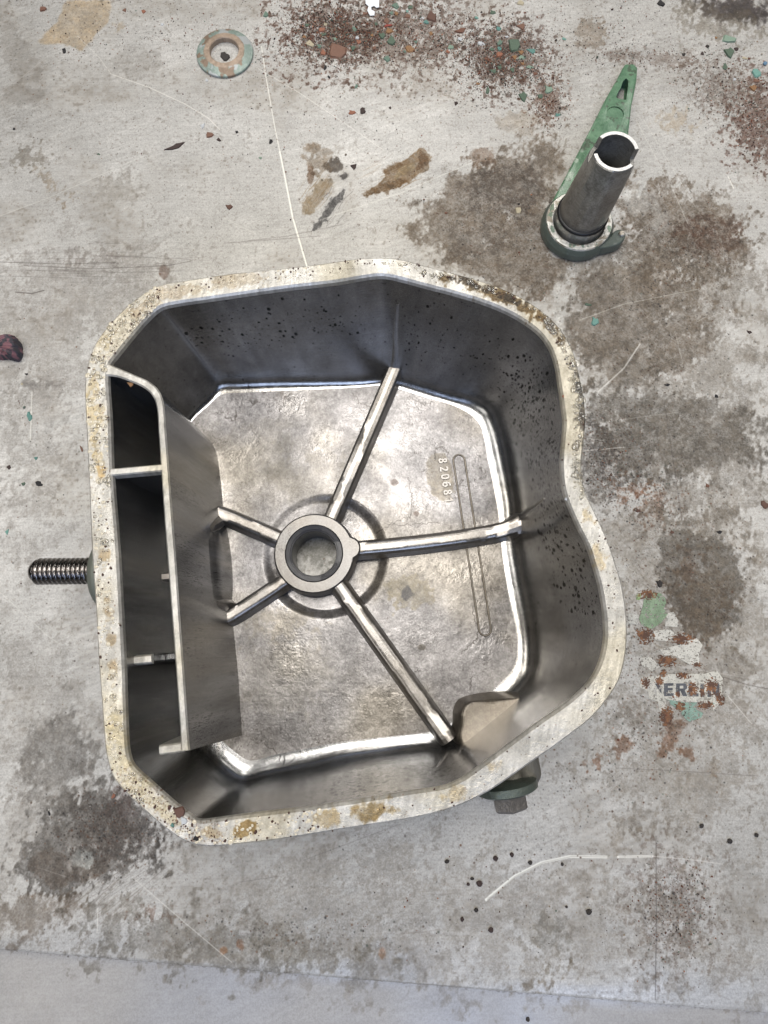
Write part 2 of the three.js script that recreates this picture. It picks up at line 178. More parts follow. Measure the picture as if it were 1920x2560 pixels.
  [blob(240, 648, 120, 16), [99, 91, 84], 0.5, { ragged: 1.7, grain: 0.7 }], [blob(70, 395, 40, 26), [79, 70, 56], 0.6, { ragged: 1.7, freq: 360 }], [[[80, 400], [110, 410], [180, 500], [170, 520], [120, 470]], [106, 89, 67], 0.55, { ragged: 1.2 }], [blob(168, 506, 18, 10), [104, 80, 51], 0.6, {}], [blob(410, 682, 14, 20), [96, 72, 61], 0.7, { soft: 0.001 }], [blob(300, 480, 60, 40), [110, 104, 94], 0.4, { ragged: 1.6 }], [blob(100, 960, 50, 20), [101, 96, 91], 0.6, { ragged: 1.2 }], [blob(60, 240, 60, 26), GREY, 0.3, {}], [[[40, 1080], [200, 1030], [215, 1036], [90, 1090]], PALE, 0.6, { soft: 0.0015, ragged: 1 }],
  [blob(1680, 1840, 26, 60, 0, 0.3), RUST, 0.85, { soft: 0.003, ragged: 1.2, freq: 420, grain: 0.6 }], [blob(1555, 1865, 16, 34, 0, 0.35), RUST, 0.85, { soft: 0.002, ragged: 1.2, freq: 420, grain: 0.5 }], [blob(1490, 1905, 26, 12, 0, -0.3), RUST, 0.75, { soft: 0.002, ragged: 1.4, freq: 420, grain: 0.6 }], [blob(1716, 1884, 22, 12), RUST, 0.8, { soft: 0.002, ragged: 1.4, freq: 420 }], [[[1776, 1890], [1792, 1886], [1806, 2000], [1794, 2004]], [96, 79, 58], 0.7, { soft: 0.0015, ragged: 1.4, freq: 420, grain: 0.8 }], [blob(1570, 1790, 40, 34), [101, 92, 82], 0.5, { ragged: 1.9, grain: 0.9 }], [blob(1840, 1690, 50, 50), [104, 96, 84], 0.45, { ragged: 1.9, grain: 0.9 }], [blob(800, 1360, 60, 60), [79, 79, 68], 0.4, { ragged: 1.8, freq: 420, grain: 0.8 }],
  [[[1450, 640], [1900, 600], [1920, 1320], [1800, 1330], [1640, 1240], [1500, 1210], [1470, 1000]], [101, 92, 80], 0.6, { soft: 0.014, ragged: 2.0, freq: 90, grain: 0.9 }],
  [[[1470, 1250], [1920, 1300], [1920, 2060], [1500, 2040], [1560, 1760], [1580, 1560]], [106, 96, 82], 0.5, { soft: 0.014, ragged: 2.2, freq: 100, grain: 1 }],
  [[[0, 620], [420, 620], [460, 700], [200, 900], [180, 1300], [0, 1300]], [113, 106, 98], 0.42, { soft: 0.014, ragged: 2.2, freq: 100, grain: 1 }],
  [[[0, 1560], [200, 1560], [240, 1900], [140, 2100], [0, 2260]], [110, 103, 94], 0.4, { soft: 0.014, ragged: 2, freq: 100, grain: 1 }],
  [[[500, 2180], [1100, 2120], [1500, 2200], [1900, 2180], [1900, 2480], [1200, 2430], [500, 2390]], [108, 99, 86], 0.42, { soft: 0.012, ragged: 2.2, freq: 120, grain: 1 }],
];
for (const [s, col, a, o] of stains) bench.patch(s[0].x === undefined ? poly(s) : s, col, a, o);
bench.flush();
{
  const r = rng(11), V = (list) => list.map(([u, v]) => P(u, v));
  // scratches and scribed lines
  const scr = (list, w, a) => { for (const o of [0, 1]) bench.line(V(list).map((p) => p.clone().setX(p.x + (o ? w * 0.6 : 0))), w * (o ? 0.5 : 1), o ? `rgba(120,116,108,${a * 0.35})` : `rgba(226,224,216,${a})`); };
  scr([[654, 116], [665, 191], [686, 312], [700, 380]], 0.0006, 0.75); scr([[700, 380], [712, 440], [732, 544], [767, 664]], 0.0010, 0.95);
  scr([[278, 185], [370, 217], [463, 260], [521, 295], [550, 324]], 0.0005, 0.7); scr([[194, 90], [249, 145], [278, 185]], 0.0004, 0.5); scr([[645, 171], [747, 231], [856, 304], [960, 376]], 0.0004, 0.55);
  scr([[1215, 2249], [1285, 2191], [1354, 2156], [1424, 2141], [1516, 2142]], 0.0012, 0.95); scr([[1545, 2142], [1632, 2140]], 0.0010, 0.9); scr([[1632, 2140], [1736, 2150], [1806, 2160]], 0.0004, 0.6); scr([[336, 2197], [463, 2307], [579, 2405]], 0.0004, 0.55);
  scr([[800, 550], [1003, 482], [1192, 401]], 0.0004, 0.5); scr([[1600, 860], [1560, 920], [1495, 980]], 0.0008, 0.55); scr([[1590, 300], [1680, 470], [1720, 560]], 0.0003, 0.5); scr([[1610, 300], [1740, 520]], 0.0003, 0.4); scr([[1820, 440], [1834, 470]], 0.0006, 0.8); scr([[1450, 800], [1560, 760], [1760, 720]], 0.0004, 0.4); scr([[1820, 1740], [1880, 1810]], 0.0004, 0.6); scr([[0, 1480], [120, 1590], [150, 1610]], 0.0003, 0.5); scr([[245, 2270], [243, 2330]], 0.0004, 0.7); scr([[80, 980], [76, 1100]], 0.0006, 0.5); scr([[0, 540], [120, 495], [360, 390]], 0.0004, 0.45); scr([[1450, 1128], [1560, 1118]], 0.0005, 0.6); scr([[560, 545], [640, 585]], 0.0003, 0.5); scr([[1470, 1060], [1700, 1030]], 0.0003, 0.35); scr([[1660, 1660], [1900, 1700]], 0.0003, 0.3); scr([[1380, 560], [1560, 620]], 0.0004, 0.4);
  for (let i = 0; i < 60; i++) { const u = r() * 1900, v = r() * 2340, a = r() * 6.28, l = 20 + r() * 90; scr([[u, v], [u + Math.cos(a) * l, v + Math.sin(a) * l]], 0.00012 + r() * 0.0001, 0.25 + r() * 0.3); }
  const dk = (list, w, a) => bench.line(V(list), w, `rgba(66,60,56,${a})`);
  dk([[1640, 2090], [1641, 2300], [1638, 2500]], 0.0004, 0.55); dk([[0, 655], [160, 660], [290, 656]], 0.0003, 0.7); dk([[60, 664], [240, 672], [420, 664], [480, 652]], 0.0003, 0.6); dk([[0, 690], [180, 694]], 0.0002, 0.5); dk([[620, 602], [720, 590], [860, 560]], 0.0003, 0.45); dk([[560, 608], [800, 590]], 0.0005, 0.3); dk([[1660, 1000], [1690, 1200], [1705, 1300]], 0.0006, 0.3); dk([[40, 730], [80, 734], [110, 726]], 0.0007, 0.6); dk([[1800, 1690], [1870, 1712], [1920, 1722]], 0.0003, 0.6); dk([[1540, 1920], [1640, 1924], [1900, 1940]], 0.0003, 0.35); dk([[760, 2150], [1000, 2060]], 0.0003, 0.3); dk([[600, 2205], [700, 2190]], 0.0003, 0.35);
  for (let i = 0; i < 36; i++) { const k = i / 36, u = 300 + r() * 180, v = 2140 + r() * 40; dk([[u, v], [u - 120 - r() * 100, v + 90 + r() * 60]], 0.00012 + r() * 0.0002, 0.12 + r() * 0.2); }
  for (let i = 0; i < 30; i++) { const u = r() * 460, v = 630 + r() * 80; dk([[u, v], [u + 60 + r() * 160, v + (r() - 0.5) * 12]], 0.00012 + r() * 0.00014, 0.15 + r() * 0.3); }
  const wipe = (cu, cv, su, sv, n, len, ang, col, al) => { for (let i = 0; i < n; i++) { const u = cu + (r() - 0.5) * su, v = cv + (r() - 0.5) * sv, a = ang + (r() - 0.5) * 0.16, l = len * (0.3 + r()), bow = (r() - 0.5) * 10; bench.line(V([[u, v], [u + Math.cos(a) * l * 0.5 - Math.sin(a) * bow, v + Math.sin(a) * l * 0.5 + Math.cos(a) * bow], [u + Math.cos(a) * l, v + Math.sin(a) * l]]), 0.00014 + r() * r() * 0.0006, `rgba(${col},${al * (0.25 + r())})`); } };
  wipe(770, 500, 60, 60, 46, 60, -0.95, '104,78,46', 0.3); wipe(950, 450, 120, 60, 40, 60, -0.5, '92,62,30', 0.3); wipe(820, 530, 60, 80, 26, 46, -0.95, '44,42,42', 0.35); wipe(1600, 800, 420, 420, 130, 70, 0.7, '88,74,58', 0.2); wipe(1700, 1500, 300, 600, 170, 60, 0.75, '92,76,58', 0.22); wipe(1250, 560, 330, 260, 120, 60, 0.5, '82,68,54', 0.2); wipe(1680, 1100, 380, 260, 90, 80, 0.05, '84,78,70', 0.2); wipe(1640, 1650, 360, 520, 90, 50, 0.75, '206,204,196', 0.25); wipe(1640, 760, 380, 420, 60, 50, -0.6, '206,204,196', 0.25); wipe(300, 2210, 260, 120, 60, 110, 2.45, '86,74,62', 0.2); wipe(800, 2300, 1200, 180, 60, 90, -0.1, '96,86,74', 0.16); wipe(180, 640, 380, 90, 40, 120, 0.02, '70,64,60', 0.2);
  for (const [cu, cv, su, sv, n] of [[1660, 820, 190, 240, 1500], [1680, 1460, 190, 320, 2200], [1260, 560, 170, 120, 1000], [1740, 600, 120, 100, 900], [260, 2080, 130, 90, 900], [1500, 1130, 60, 110, 900]]) for (let i = 0; i < n; i++) { const g = () => (r() + r() + r() - 1.5) / 0.9; bench.dot(P(cu + g() * su, cv + g() * sv), 0.00012 + r() * r() * 0.0005, `rgba(${['40,32,28', '58,40,30', '32,30,29', '74,48,34'][(r() * 4) | 0]},${0.5 + r() * 0.5})`, 0.35 + r() * 0.5, 0.7 + (r() - 0.5)); }
  // flecks of dirt, denser where the photograph shows them
  const cols = ['58,50,46', '78,62,52', '44,42,42', '96,66,48', '70,74,66', '104,92,78'];
  const fl = (u, v, s) => { const c = cols[(r() * cols.length) | 0]; bench.dot(P(u, v), s, `rgba(${c},${0.45 + r() * 0.5})`, 0.45 + r() * 0.6, r() * 3.14); };
  for (let i = 0; i < 9000; i++) { const u = -100 + r() * 2120, v = -40 + r() * 2440; if (noise(u * 0.006, v * 0.006) < r() * 1.05) continue; fl(u, v, 0.00009 + r() * r() * 0.00052); }
  for (let i = 0; i < 4200; i++) { const u = r() * 1920, v = Math.pow(r(), 1.6) * 420; fl(u, v, 0.0001 + r() * r() * 0.0004); }
  for (const [cu, cv, su, sv, n] of [[1560, 1120, 90, 110, 900], [1640, 1700, 160, 200, 900], [1690, 2270, 80, 110, 700], [1500, 1960, 200, 80, 300], [1500, 620, 220, 110, 600], [320, 2060, 120, 80, 400], [820, 100, 160, 110, 1600], [1200, 160, 220, 110, 1800], [1840, 240, 100, 120, 900], [1620, 1250, 120, 80, 500], [700, 2330, 350, 50, 500]]) for (let i = 0; i < n; i++) { const g = () => (r() + r() + r() - 1.5) / 0.9; fl(cu + g() * su, cv + g() * sv, 0.0001 + r() * r() * 0.00055); }
  for (let i = 0; i < 260; i++) bench.dot(P(r() * 1920, r() * 2300), 0.00012 + r() * 0.0003, `rgba(222,220,214,${0.4 + r() * 0.5})`, 0.6, r() * 3);
}
{ const r = rng(3), e = (o) => [[0, 2372 + o], [960, 2451 + o], [1920, 2530 + o]].map(([u, v]) => P(u, v));  for (let i = 0; i < 240; i++) { const u = r() * 1920, p = P(u, 2372 + u * 0.0823 + 8 + (r() - 0.5) * 8); bench.dot(p, 0.0002 + r() * 0.0005, 'rgba(78,70,62,0.4)', 0.4, 0.08); } }
const bumpTile = (() => { const n = 512, c = document.createElement('canvas'); c.width = c.height = n; const x = c.getContext('2d'), im = x.createImageData(n, n), per = (a, b, k) => { const X = a / n * k, Y = b / n * k, f = (p, q) => noise(p + 50, q + 50); const u = a / n, v = b / n; return lerp(lerp(f(X, Y), f(X - k, Y), u), lerp(f(X, Y - k), f(X - k, Y - k), u), v); };
  for (let j = 0; j < n; j++) for (let i = 0; i < n; i++) { const v = 255 * (0.45 * per(i, j, 12) + 0.3 * per(i, j, 40) + 0.25 * per(i, j, 140)); const o = 4 * (j * n + i); im.data[o] = im.data[o + 1] = im.data[o + 2] = v; im.data[o + 3] = 255; } x.putImageData(im, 0, 0); return c; })();
function bump(k) { const t = canvasTex(bumpTile, false, true); t.repeat.set(k, k); return t; }
const benchMap = canvasTex(bench.c), benchRough = bench.roughness(0.46, 0.72);
const benchMat = new THREE.MeshStandardMaterial({ name: 'worn_steel', map: benchMap, roughnessMap: benchRough, roughness: 1, metalness: 0.25, bumpMap: bump(9), bumpScale: 0.00009 });
{
  // the sheet runs flat to a soft bend near the operator, then dips away
  const rows = [], X = 26, q0 = 0;
  const prof = []; for (let i = 0; i <= 12; i++) prof.push([-0.62 + i * 0.6 / 12, 0]);
  prof.push([-0.006, 0], [-0.0012, 0], [-0.0006, -0.00003], [0, -0.00018], [0.0005, -0.0005], [0.0008, -0.0010], [0.0009, -0.0022], [0.00095, -0.0024], [0.006, -0.0024], [0.05, -0.0026], [0.2, -0.003]);
  for (const [dz, y] of prof) { const row = []; for (let i = 0; i <= X; i++) { const x = -0.4 + 0.8 * i / X; row.push(new THREE.Vector3(x, y, bendAt(x) + dz)); } rows.push(row); }
  const under = rows.map((q) => q.map((p) => p.clone().setY(p.y - 0.003))).reverse();
  const g = planarUV(loft([...rows, ...under, rows[0]], { closed: false }), bench);
  const b = top('bench_top', crease(g, 0.9), benchMat, 'worn grey sheet steel bench top with stains, scratches and a bent front edge', 'bench top'); b.userData.kind = 'structure';
}

// ---------------------------------------------------------------- the casting
const HR = 0.078, HF = 0.012, HB = 0.0185, NS = 720;
// outlines: [u, v, key]; the keys of all outlines answer one another
const rimOut = [[402, 711, 1], [453, 702], [580, 683], [765, 664], [850, 652], [895, 646], [963, 643, 1], [999, 647], [1067, 665], [1144, 685], [1221, 708], [1279, 731], [1325, 756], [1370, 789, 1], [1406, 828], [1429, 869], [1442, 909], [1453, 959], [1462, 1013], [1464, 1054], [1459, 1108], [1454, 1162, 1], [1456, 1199], [1465, 1235], [1483, 1271], [1502, 1312], [1520, 1352], [1540, 1411], [1556, 1464], [1566, 1531], [1568, 1589, 1], [1563, 1647], [1549, 1700], [1515, 1753], [1477, 1797], [1428, 1835], [1380, 1871], [1332, 1903], [1284, 1937, 1], [1236, 1970], [1197, 1992], [1139, 2018, 1], [1052, 2042], [946, 2060], [850, 2075], [695, 2100], [605, 2110], [537, 2117], [492, 2114, 1], [465, 2106], [433, 2086], [393, 2055], [347, 2014], [307, 1975], [280, 1943, 1], [268, 1906], [261, 1860], [255, 1770], [246, 1657], [239, 1521], [228, 1363], [223, 1232], [218, 1126], [213, 1021], [211, 953], [219, 907, 1], [234, 865], [259, 827], [305, 776], [360, 732]];
const rimIn = [[407, 764, 1], [440, 757], [537, 743], [706, 719], [850, 702], [909, 692], [958, 687, 1], [995, 694], [1067, 713], [1144, 733], [1212, 754], [1266, 776], [1311, 801], [1352, 833, 1], [1377, 869], [1391, 909], [1400, 963], [1408, 1018], [1412, 1054], [1409, 1095], [1405, 1140, 1], [1406, 1190], [1415, 1239], [1433, 1285], [1452, 1326], [1470, 1361], [1486, 1411], [1501, 1464], [1512, 1531], [1515, 1589, 1], [1508, 1637], [1491, 1681], [1467, 1715], [1419, 1758], [1361, 1798], [1303, 1840], [1245, 1884, 1], [1187, 1927], [1149, 1952], [1110, 1968, 1], [1043, 1978], [946, 1994], [850, 2009], [790, 2018], [673, 2032], [582, 2043], [510, 2053], [490, 2053, 1], [470, 2037], [429, 2005], [379, 1960], [335, 1920], [324, 1906, 1], [318, 1883], [313, 1792], [309, 1657], [302, 1521], [293, 1363], [284, 1250], [278, 1168], [274, 1042], [268, 951], [270, 915, 1], [290, 887], [360, 803], [395, 770]];
const floorOut = [[540, 944, 1], [600, 940], [706, 936], [800, 934], [900, 931], [975, 925, 1], [1013, 934], [1076, 953], [1139, 972], [1200, 992, 1], [1234, 1018], [1254, 1063], [1268, 1117], [1280, 1185, 1], [1293, 1258], [1299, 1348], [1313, 1430], [1330, 1517], [1341, 1589, 1], [1341, 1647], [1330, 1695], [1290, 1745], [1225, 1800, 1], [1165, 1848], [1120, 1868, 1], [995, 1885], [850, 1906], [790, 1920], [660, 1946], [600, 1958, 1], [560, 1935], [500, 1880], [462, 1838, 1], [458, 1780], [450, 1600], [440, 1400], [432, 1200], [426, 1110], [436, 1060, 1], [461, 1025], [508, 978], [530, 952]];
const floorIn = [[546, 972, 1], [600, 968], [664, 964], [791, 958], [900, 953], [975, 949, 1], [1013, 961], [1076, 981], [1139, 1000], [1186, 1024, 1], [1211, 1050], [1225, 1095], [1233, 1140], [1242, 1178, 1], [1261, 1275], [1270, 1358], [1279, 1430], [1294, 1517], [1308, 1589, 1], [1308, 1647], [1298, 1681], [1262, 1722], [1190, 1785, 1], [1130, 1828], [1091, 1844, 1], [995, 1857], [850, 1874], [790, 1886], [673, 1908], [620, 1922, 1], [590, 1905], [530, 1856], [484, 1815, 1], [478, 1770], [470, 1600], [460, 1400], [452, 1200], [446, 1120], [456, 1076, 1], [470, 1040], [516, 998], [534, 980]];
const SEG = [90, 80, 80, 90, 60, 40, 100, 40, 90, 50]; // samples between one key and the next, NS in all
function outline(list, h, smooth = 3) {
  const pts = list.map(([u, v]) => P(u, v, h)), curve = new THREE.CatmullRomCurve3(pts, true, 'centripetal'), n = list.length, keys = list.map((p, i) => (p[2] ? i : -1)).filter((i) => i >= 0), out = [];
  keys.forEach((k, s) => { const e = s + 1 < keys.length ? keys[s + 1] : n + keys[0], L = []; let tot = 0, prev = null; const N = 400; for (let i = 0; i <= N; i++) { const p = curve.getPoint(((k + (e - k) * i / N) / n) % 1); if (prev) tot += p.distanceTo(prev); L.push([tot, p]); prev = p; } let j = 0; for (let i = 0; i < SEG[s]; i++) { const d = tot * i / SEG[s]; while (L[j + 1][0] < d) j++; const t = (d - L[j][0]) / (L[j + 1][0] - L[j][0] || 1); out.push(L[j][1].clone().lerp(L[j + 1][1], t)); } });
  let r = out; for (let t = 0; t < smooth; t++) r = r.map((p, i) => p.clone().multiplyScalar(0.5).addScaledVector(r[(i + NS - 1) % NS], 0.25).addScaledVector(r[(i + 1) % NS], 0.25));
  return r;
}
const RO = outline(rimOut, HR, 8), RI = outline(rimIn, HR, 5), FO = outline(floorOut, HB, 10), FI0 = outline(floorIn, HF, 10), FIC = P(785, 1400, HF), FI = FI0.map((p) => { const d = FIC.clone().sub(p).setY(0).normalize(); return p.clone().addScaledVector(d, 0.0034); });
const mix = (a, b, t, y) => a.map((p, i) => { const q = p.clone().lerp(b[i], t); if (y !== undefined) q.y = y; return q; });
const toward = (a, b, d, y) => a.map((p, i) => { const v = b[i].clone().sub(p).setY(0); const l = v.length() || 1; const q = p.clone().addScaledVector(v, d / l); if (y !== undefined) q.y = y; return q; });
const HUB = P(785, 1383, HB), HUBY = 0.0212;
const perim = [0]; for (let i = 0; i < NS; i++) perim.push(perim[i] + RI[i].distanceTo(RI[(i + 1) % NS])); const PER = perim[NS];

// metal colours
const gray = (f) => (x, z) => f(x, z);
const cov = new Sheet(-0.165, -0.155, 0.30, 0.30, 1200, 1200);               // cast floor of the cover
cov.fill((x, z) => {
  const a = fbm(x * 30 + 5, z * 30, 5), b = fbm(x * 140, z * 140 + 11, 4), c = noise(x * 1900, z * 1900), d = fbm(x * 500 + z * 300, z * 500 - x * 300, 3);
  let g = 120 + (a - 0.5) * 56 + (b - 0.5) * 46 + (c - 0.5) * 34 + (d - 0.5) * 44;
  const t = sstep(0.4, 0.75, fbm(x * 24 + 70, z * 24 + 3, 5));
  let r = g + 2 + t * 3, gg = g - 1, bb = g - 2 - t * 8;
  
  const k1 = sstep(0.030, 0.008, cellEdge(x * 95 + fbm(x * 260, z * 260, 3) * 1.6, z * 95 + fbm(z * 260 + 9, x * 260, 3) * 1.6)) * sstep(0.5, 0.66, fbm(x * 46 + 17, z * 46, 3)) * 0.75;
  const k2 = sstep(0.05, 0.012, cellEdge(x * 330 + fbm(x * 700, z * 700, 2) * 1.4, z * 330 + fbm(z * 700, x * 700, 2) * 1.4)) * sstep(0.54, 0.68, fbm(x * 70 + 37, z * 70 + 5, 3)) * 0.45;
  const k = Math.max(k1, k2); r = lerp(r, 52, k); gg = lerp(gg, 46, k); bb = lerp(bb, 42, k);
  return [r, gg, bb];
});
const OIL = [84, 70, 50];
for (const [s, col, al, o] of [
  [blob(1020, 1480, 70, 36, HF), [124, 112, 84], 0.6, { soft: 0.003, ragged: 1.2, rim: 0.4 }], [blob(1015, 1484, 16, 16, HF), [52, 50, 54], 0.9, { soft: 0.001, ragged: 1.2 }], [blob(985, 1205, 8, 9, HF), [70, 54, 46], 0.9, { soft: 0.0008 }], [blob(1040, 1284, 8, 8, HF), [76, 58, 48], 0.9, { soft: 0.0008 }], [blob(1056, 1617, 9, 8, HF), [66, 58, 46], 0.9, { soft: 0.0008 }], [blob(1100, 1195, 34, 64, HF, -0.15), [116, 104, 82], 0.6, { soft: 0.002, ragged: 0.9, rim: 0.5 }], [blob(780, 1200, 120, 60, HF), [126, 118, 102], 0.35, { soft: 0.006, ragged: 1.5, freq: 90 }], [blob(640, 1130, 90, 90, HF), [124, 118, 106], 0.35, { soft: 0.006, ragged: 1.5, freq: 90 }], [blob(720, 1700, 130, 100, HF), [128, 122, 110], 0.3, { soft: 0.008, ragged: 1.5, freq: 90 }], [blob(1100, 1050, 90, 40, HF), [122, 116, 116], 0.35, { soft: 0.006, ragged: 1.4, freq: 90 }],
  [[[590, 960], [700, 964], [820, 960], [840, 968], [700, 976], [600, 976]].map(([u, v]) => P(u, v, HF)), [92, 82, 72], 0.55, { soft: 0.002, ragged: 1.8, freq: 420, grain: 0.8 }], [blob(700, 1560, 90, 40, HF), [128, 116, 92], 0.35, { soft: 0.006, ragged: 1.6 }],
]) cov.patch(s, col, al, o);
cov.flush();
{ const r = rng(23); for (let i = 0; i < 900; i++) { const p = new THREE.Vector3(-0.15 + r() * 0.28, 0, -0.14 + r() * 0.28); cov.dot(p, 0.0001 + r() * r() * 0.0003, `rgba(60,52,46,${0.3 + r() * 0.5})`, 0.6, r() * 3); }
  // run lines of dried oil
  const crack = (list) => { let q = []; for (let i = 0; i + 1 < list.length; i++) for (let k = 0; k < 9; k++) { const t = k / 9; q.push(P(lerp(list[i][0], list[i + 1][0], t) + (r() - 0.5) * 7, lerp(list[i][1], list[i + 1][1], t) + (r() - 0.5) * 7, HF)); } cov.line(q, 0.00028, 'rgba(46,40,36,0.85)'); };
  crack([[1180, 1520], [1192, 1560], [1196, 1590], [1180, 1612], [1150, 1634]]); crack([[1180, 1690], [1176, 1730]]); crack([[1020, 1190], [1030, 1240], [1026, 1290], [980, 1310], [940, 1330]]); crack([[1086, 1150], [1090, 1120], [1110, 1118], [1124, 1140]]); crack([[970, 1312], [1040, 1310], [1110, 1306]]); crack([[660, 1860], [690, 1880], [690, 1910]]); crack([[880, 980], [900, 1010], [960, 1020]]); crack([[1020, 990], [1060, 1010], [1090, 1004]]); }
const covMap = canvasTex(cov.c), covRough = cov.roughness(0.33, 0.5, 0.2);

const WP = 2048, WH = 256, wallC = document.createElement('canvas'); wallC.width = WP; wallC.height = WH;
{ const x = wallC.getContext('2d'), im = x.createImageData(WP, WH), r = rng(31);
  for (let j = 0; j < WH; j++) for (let i = 0; i < WP; i++) { const s = i / WP * PER, h = j / WH * 0.07; const a = fbm(s * 34, h * 34 + 8, 4), b = fbm(s * 260, h * 180, 3), c = noise(s * 1700, h * 1700), d = fbm(s * 300, h * 22 + 3, 3); let g = 148 + (a - 0.5) * 60 + (b - 0.5) * 26 + (c - 0.5) * 16 + (d - 0.5) * 20; const t = sstep(0.4, 0.66, fbm(s * 16 + 40, h * 16, 3)); const o = 4 * (j * WP + i); im.data[o] = g + t * 3; im.data[o + 1] = g; im.data[o + 2] = g - t * 5; im.data[o + 3] = 255; }
  x.putImageData(im, 0, 0);
  const spot = (s, h, q, a) => { x.fillStyle = `rgba(28,25,24,${a})`; x.beginPath(); x.ellipse(s / PER * WP, h / 0.07 * WH, q / PER * WP, q / 0.07 * WH * (0.8 + r() * 0.9), 0, 0, 6.3); x.fill(); };
  for (let i = 0; i < 1500; i++) spot(r() * PER, r() * 0.07, 0.0001 + r() * r() * 0.00035, 0.5 + r() * 0.4);
  const band = (i0, i1, h0, h1, n, q) => { for (let i = 0; i < n; i++) { const c = (r() + r()) / 2; spot(lerp(perim[i0], perim[i1], r()), lerp(h0, h1, c), q * (0.25 + r() * r()), 0.6 + r() * 0.4); } };
  band(170, 250, 0.0, 0.066, 330, 0.0008); band(235, 330, -0.005, 0.05, 420, 0.0008); band(100, 250, 0.008, 0.06, 300, 0.0006); band(425, 490, 0.0, 0.05, 420, 0.0007); band(430, 500, 0.0, 0.05, 90, 0.0006); band(0, 80, 0.01, 0.05, 160, 0.0007); }
const wallMap = canvasTex(wallC);
const grimeC = (() => { const n = 512, c = document.createElement('canvas'); c.width = c.height = n; const x = c.getContext('2d'), im = x.createImageData(n, n), per = (a, b, k, o) => { const u = a / n, v = b / n, X = u * k + o, Y = v * k + o, f = noise; return lerp(lerp(f(X, Y), f(X - k, Y), u), lerp(f(X, Y - k), f(X - k, Y - k), u), v); };
  for (let j = 0; j < n; j++) for (let i = 0; i < n; i++) { const a = per(i, j, 7, 300), b = per(i, j, 24, 400), d = per(i, j, 90, 500), t = per(i, j, 5, 700); let v = 148 + (a - 0.5) * 34 + (b - 0.5) * 34 + (d - 0.5) * 40; const o = 4 * (j * n + i); im.data[o] = v + 2 + t * 4; im.data[o + 1] = v - 1; im.data[o + 2] = v - 4 - t * 6; im.data[o + 3] = 255; } x.putImageData(im, 0, 0); return c; })();
const grime = canvasTex(grimeC, true, true), grimeR = canvasTex(grimeC, false, true);
const floorMat = new THREE.MeshPhysicalMaterial({ name: 'cast_aluminium_floor', map: covMap, roughnessMap: covRough, roughness: 1, metalness: 0.45, bumpMap: bump(10), bumpScale: 0.00016, clearcoat: 0.2, clearcoatRoughness: 0.18 });
const wallMat = new THREE.MeshPhysicalMaterial({ name: 'oily_cast_wall', map: wallMap, roughness: 0.22, metalness: 0.93, bumpMap: bump(22), bumpScale: 0.00006, clearcoat: 0.3, clearcoatRoughness: 0.12 });
const castMat = new THREE.MeshPhysicalMaterial({ name: 'cast_aluminium', map: grime, color: new THREE.Color(0.72, 0.725, 0.735), roughnessMap: grimeR, roughness: 0.62, metalness: 0.95, clearcoat: 0.3, clearcoatRoughness: 0.12, bumpMap: bump(2), bumpScale: 0.00003 });
const hubMat = new THREE.MeshPhysicalMaterial({ name: 'worn_hub_face', map: grime, color: new THREE.Color(0.40, 0.41, 0.425), roughnessMap: grimeR, roughness: 0.55, metalness: 0.85, bumpMap: bump(2), bumpScale: 0.00004 });
const padMat = new THREE.MeshPhysicalMaterial({ name: 'oily_pad', map: grime, color: new THREE.Color(0.5, 0.47, 0.42), roughnessMap: grimeR, roughness: 0.6, metalness: 0.8, clearcoat: 0.2, clearcoatRoughness: 0.2, bumpMap: bump(2), bumpScale: 0.00003 });
const greenMat = new THREE.MeshStandardMaterial({ name: 'green_paint', color: new THREE.Color(0.075, 0.125, 0.10), roughness: 0.5, bumpMap: bump(3), bumpScale: 0.0002 });

const cover = thing('gearbox_cover', 'cast aluminium gearbox cover lying open side up with five ribs and a central hole', 'gearbox cover');
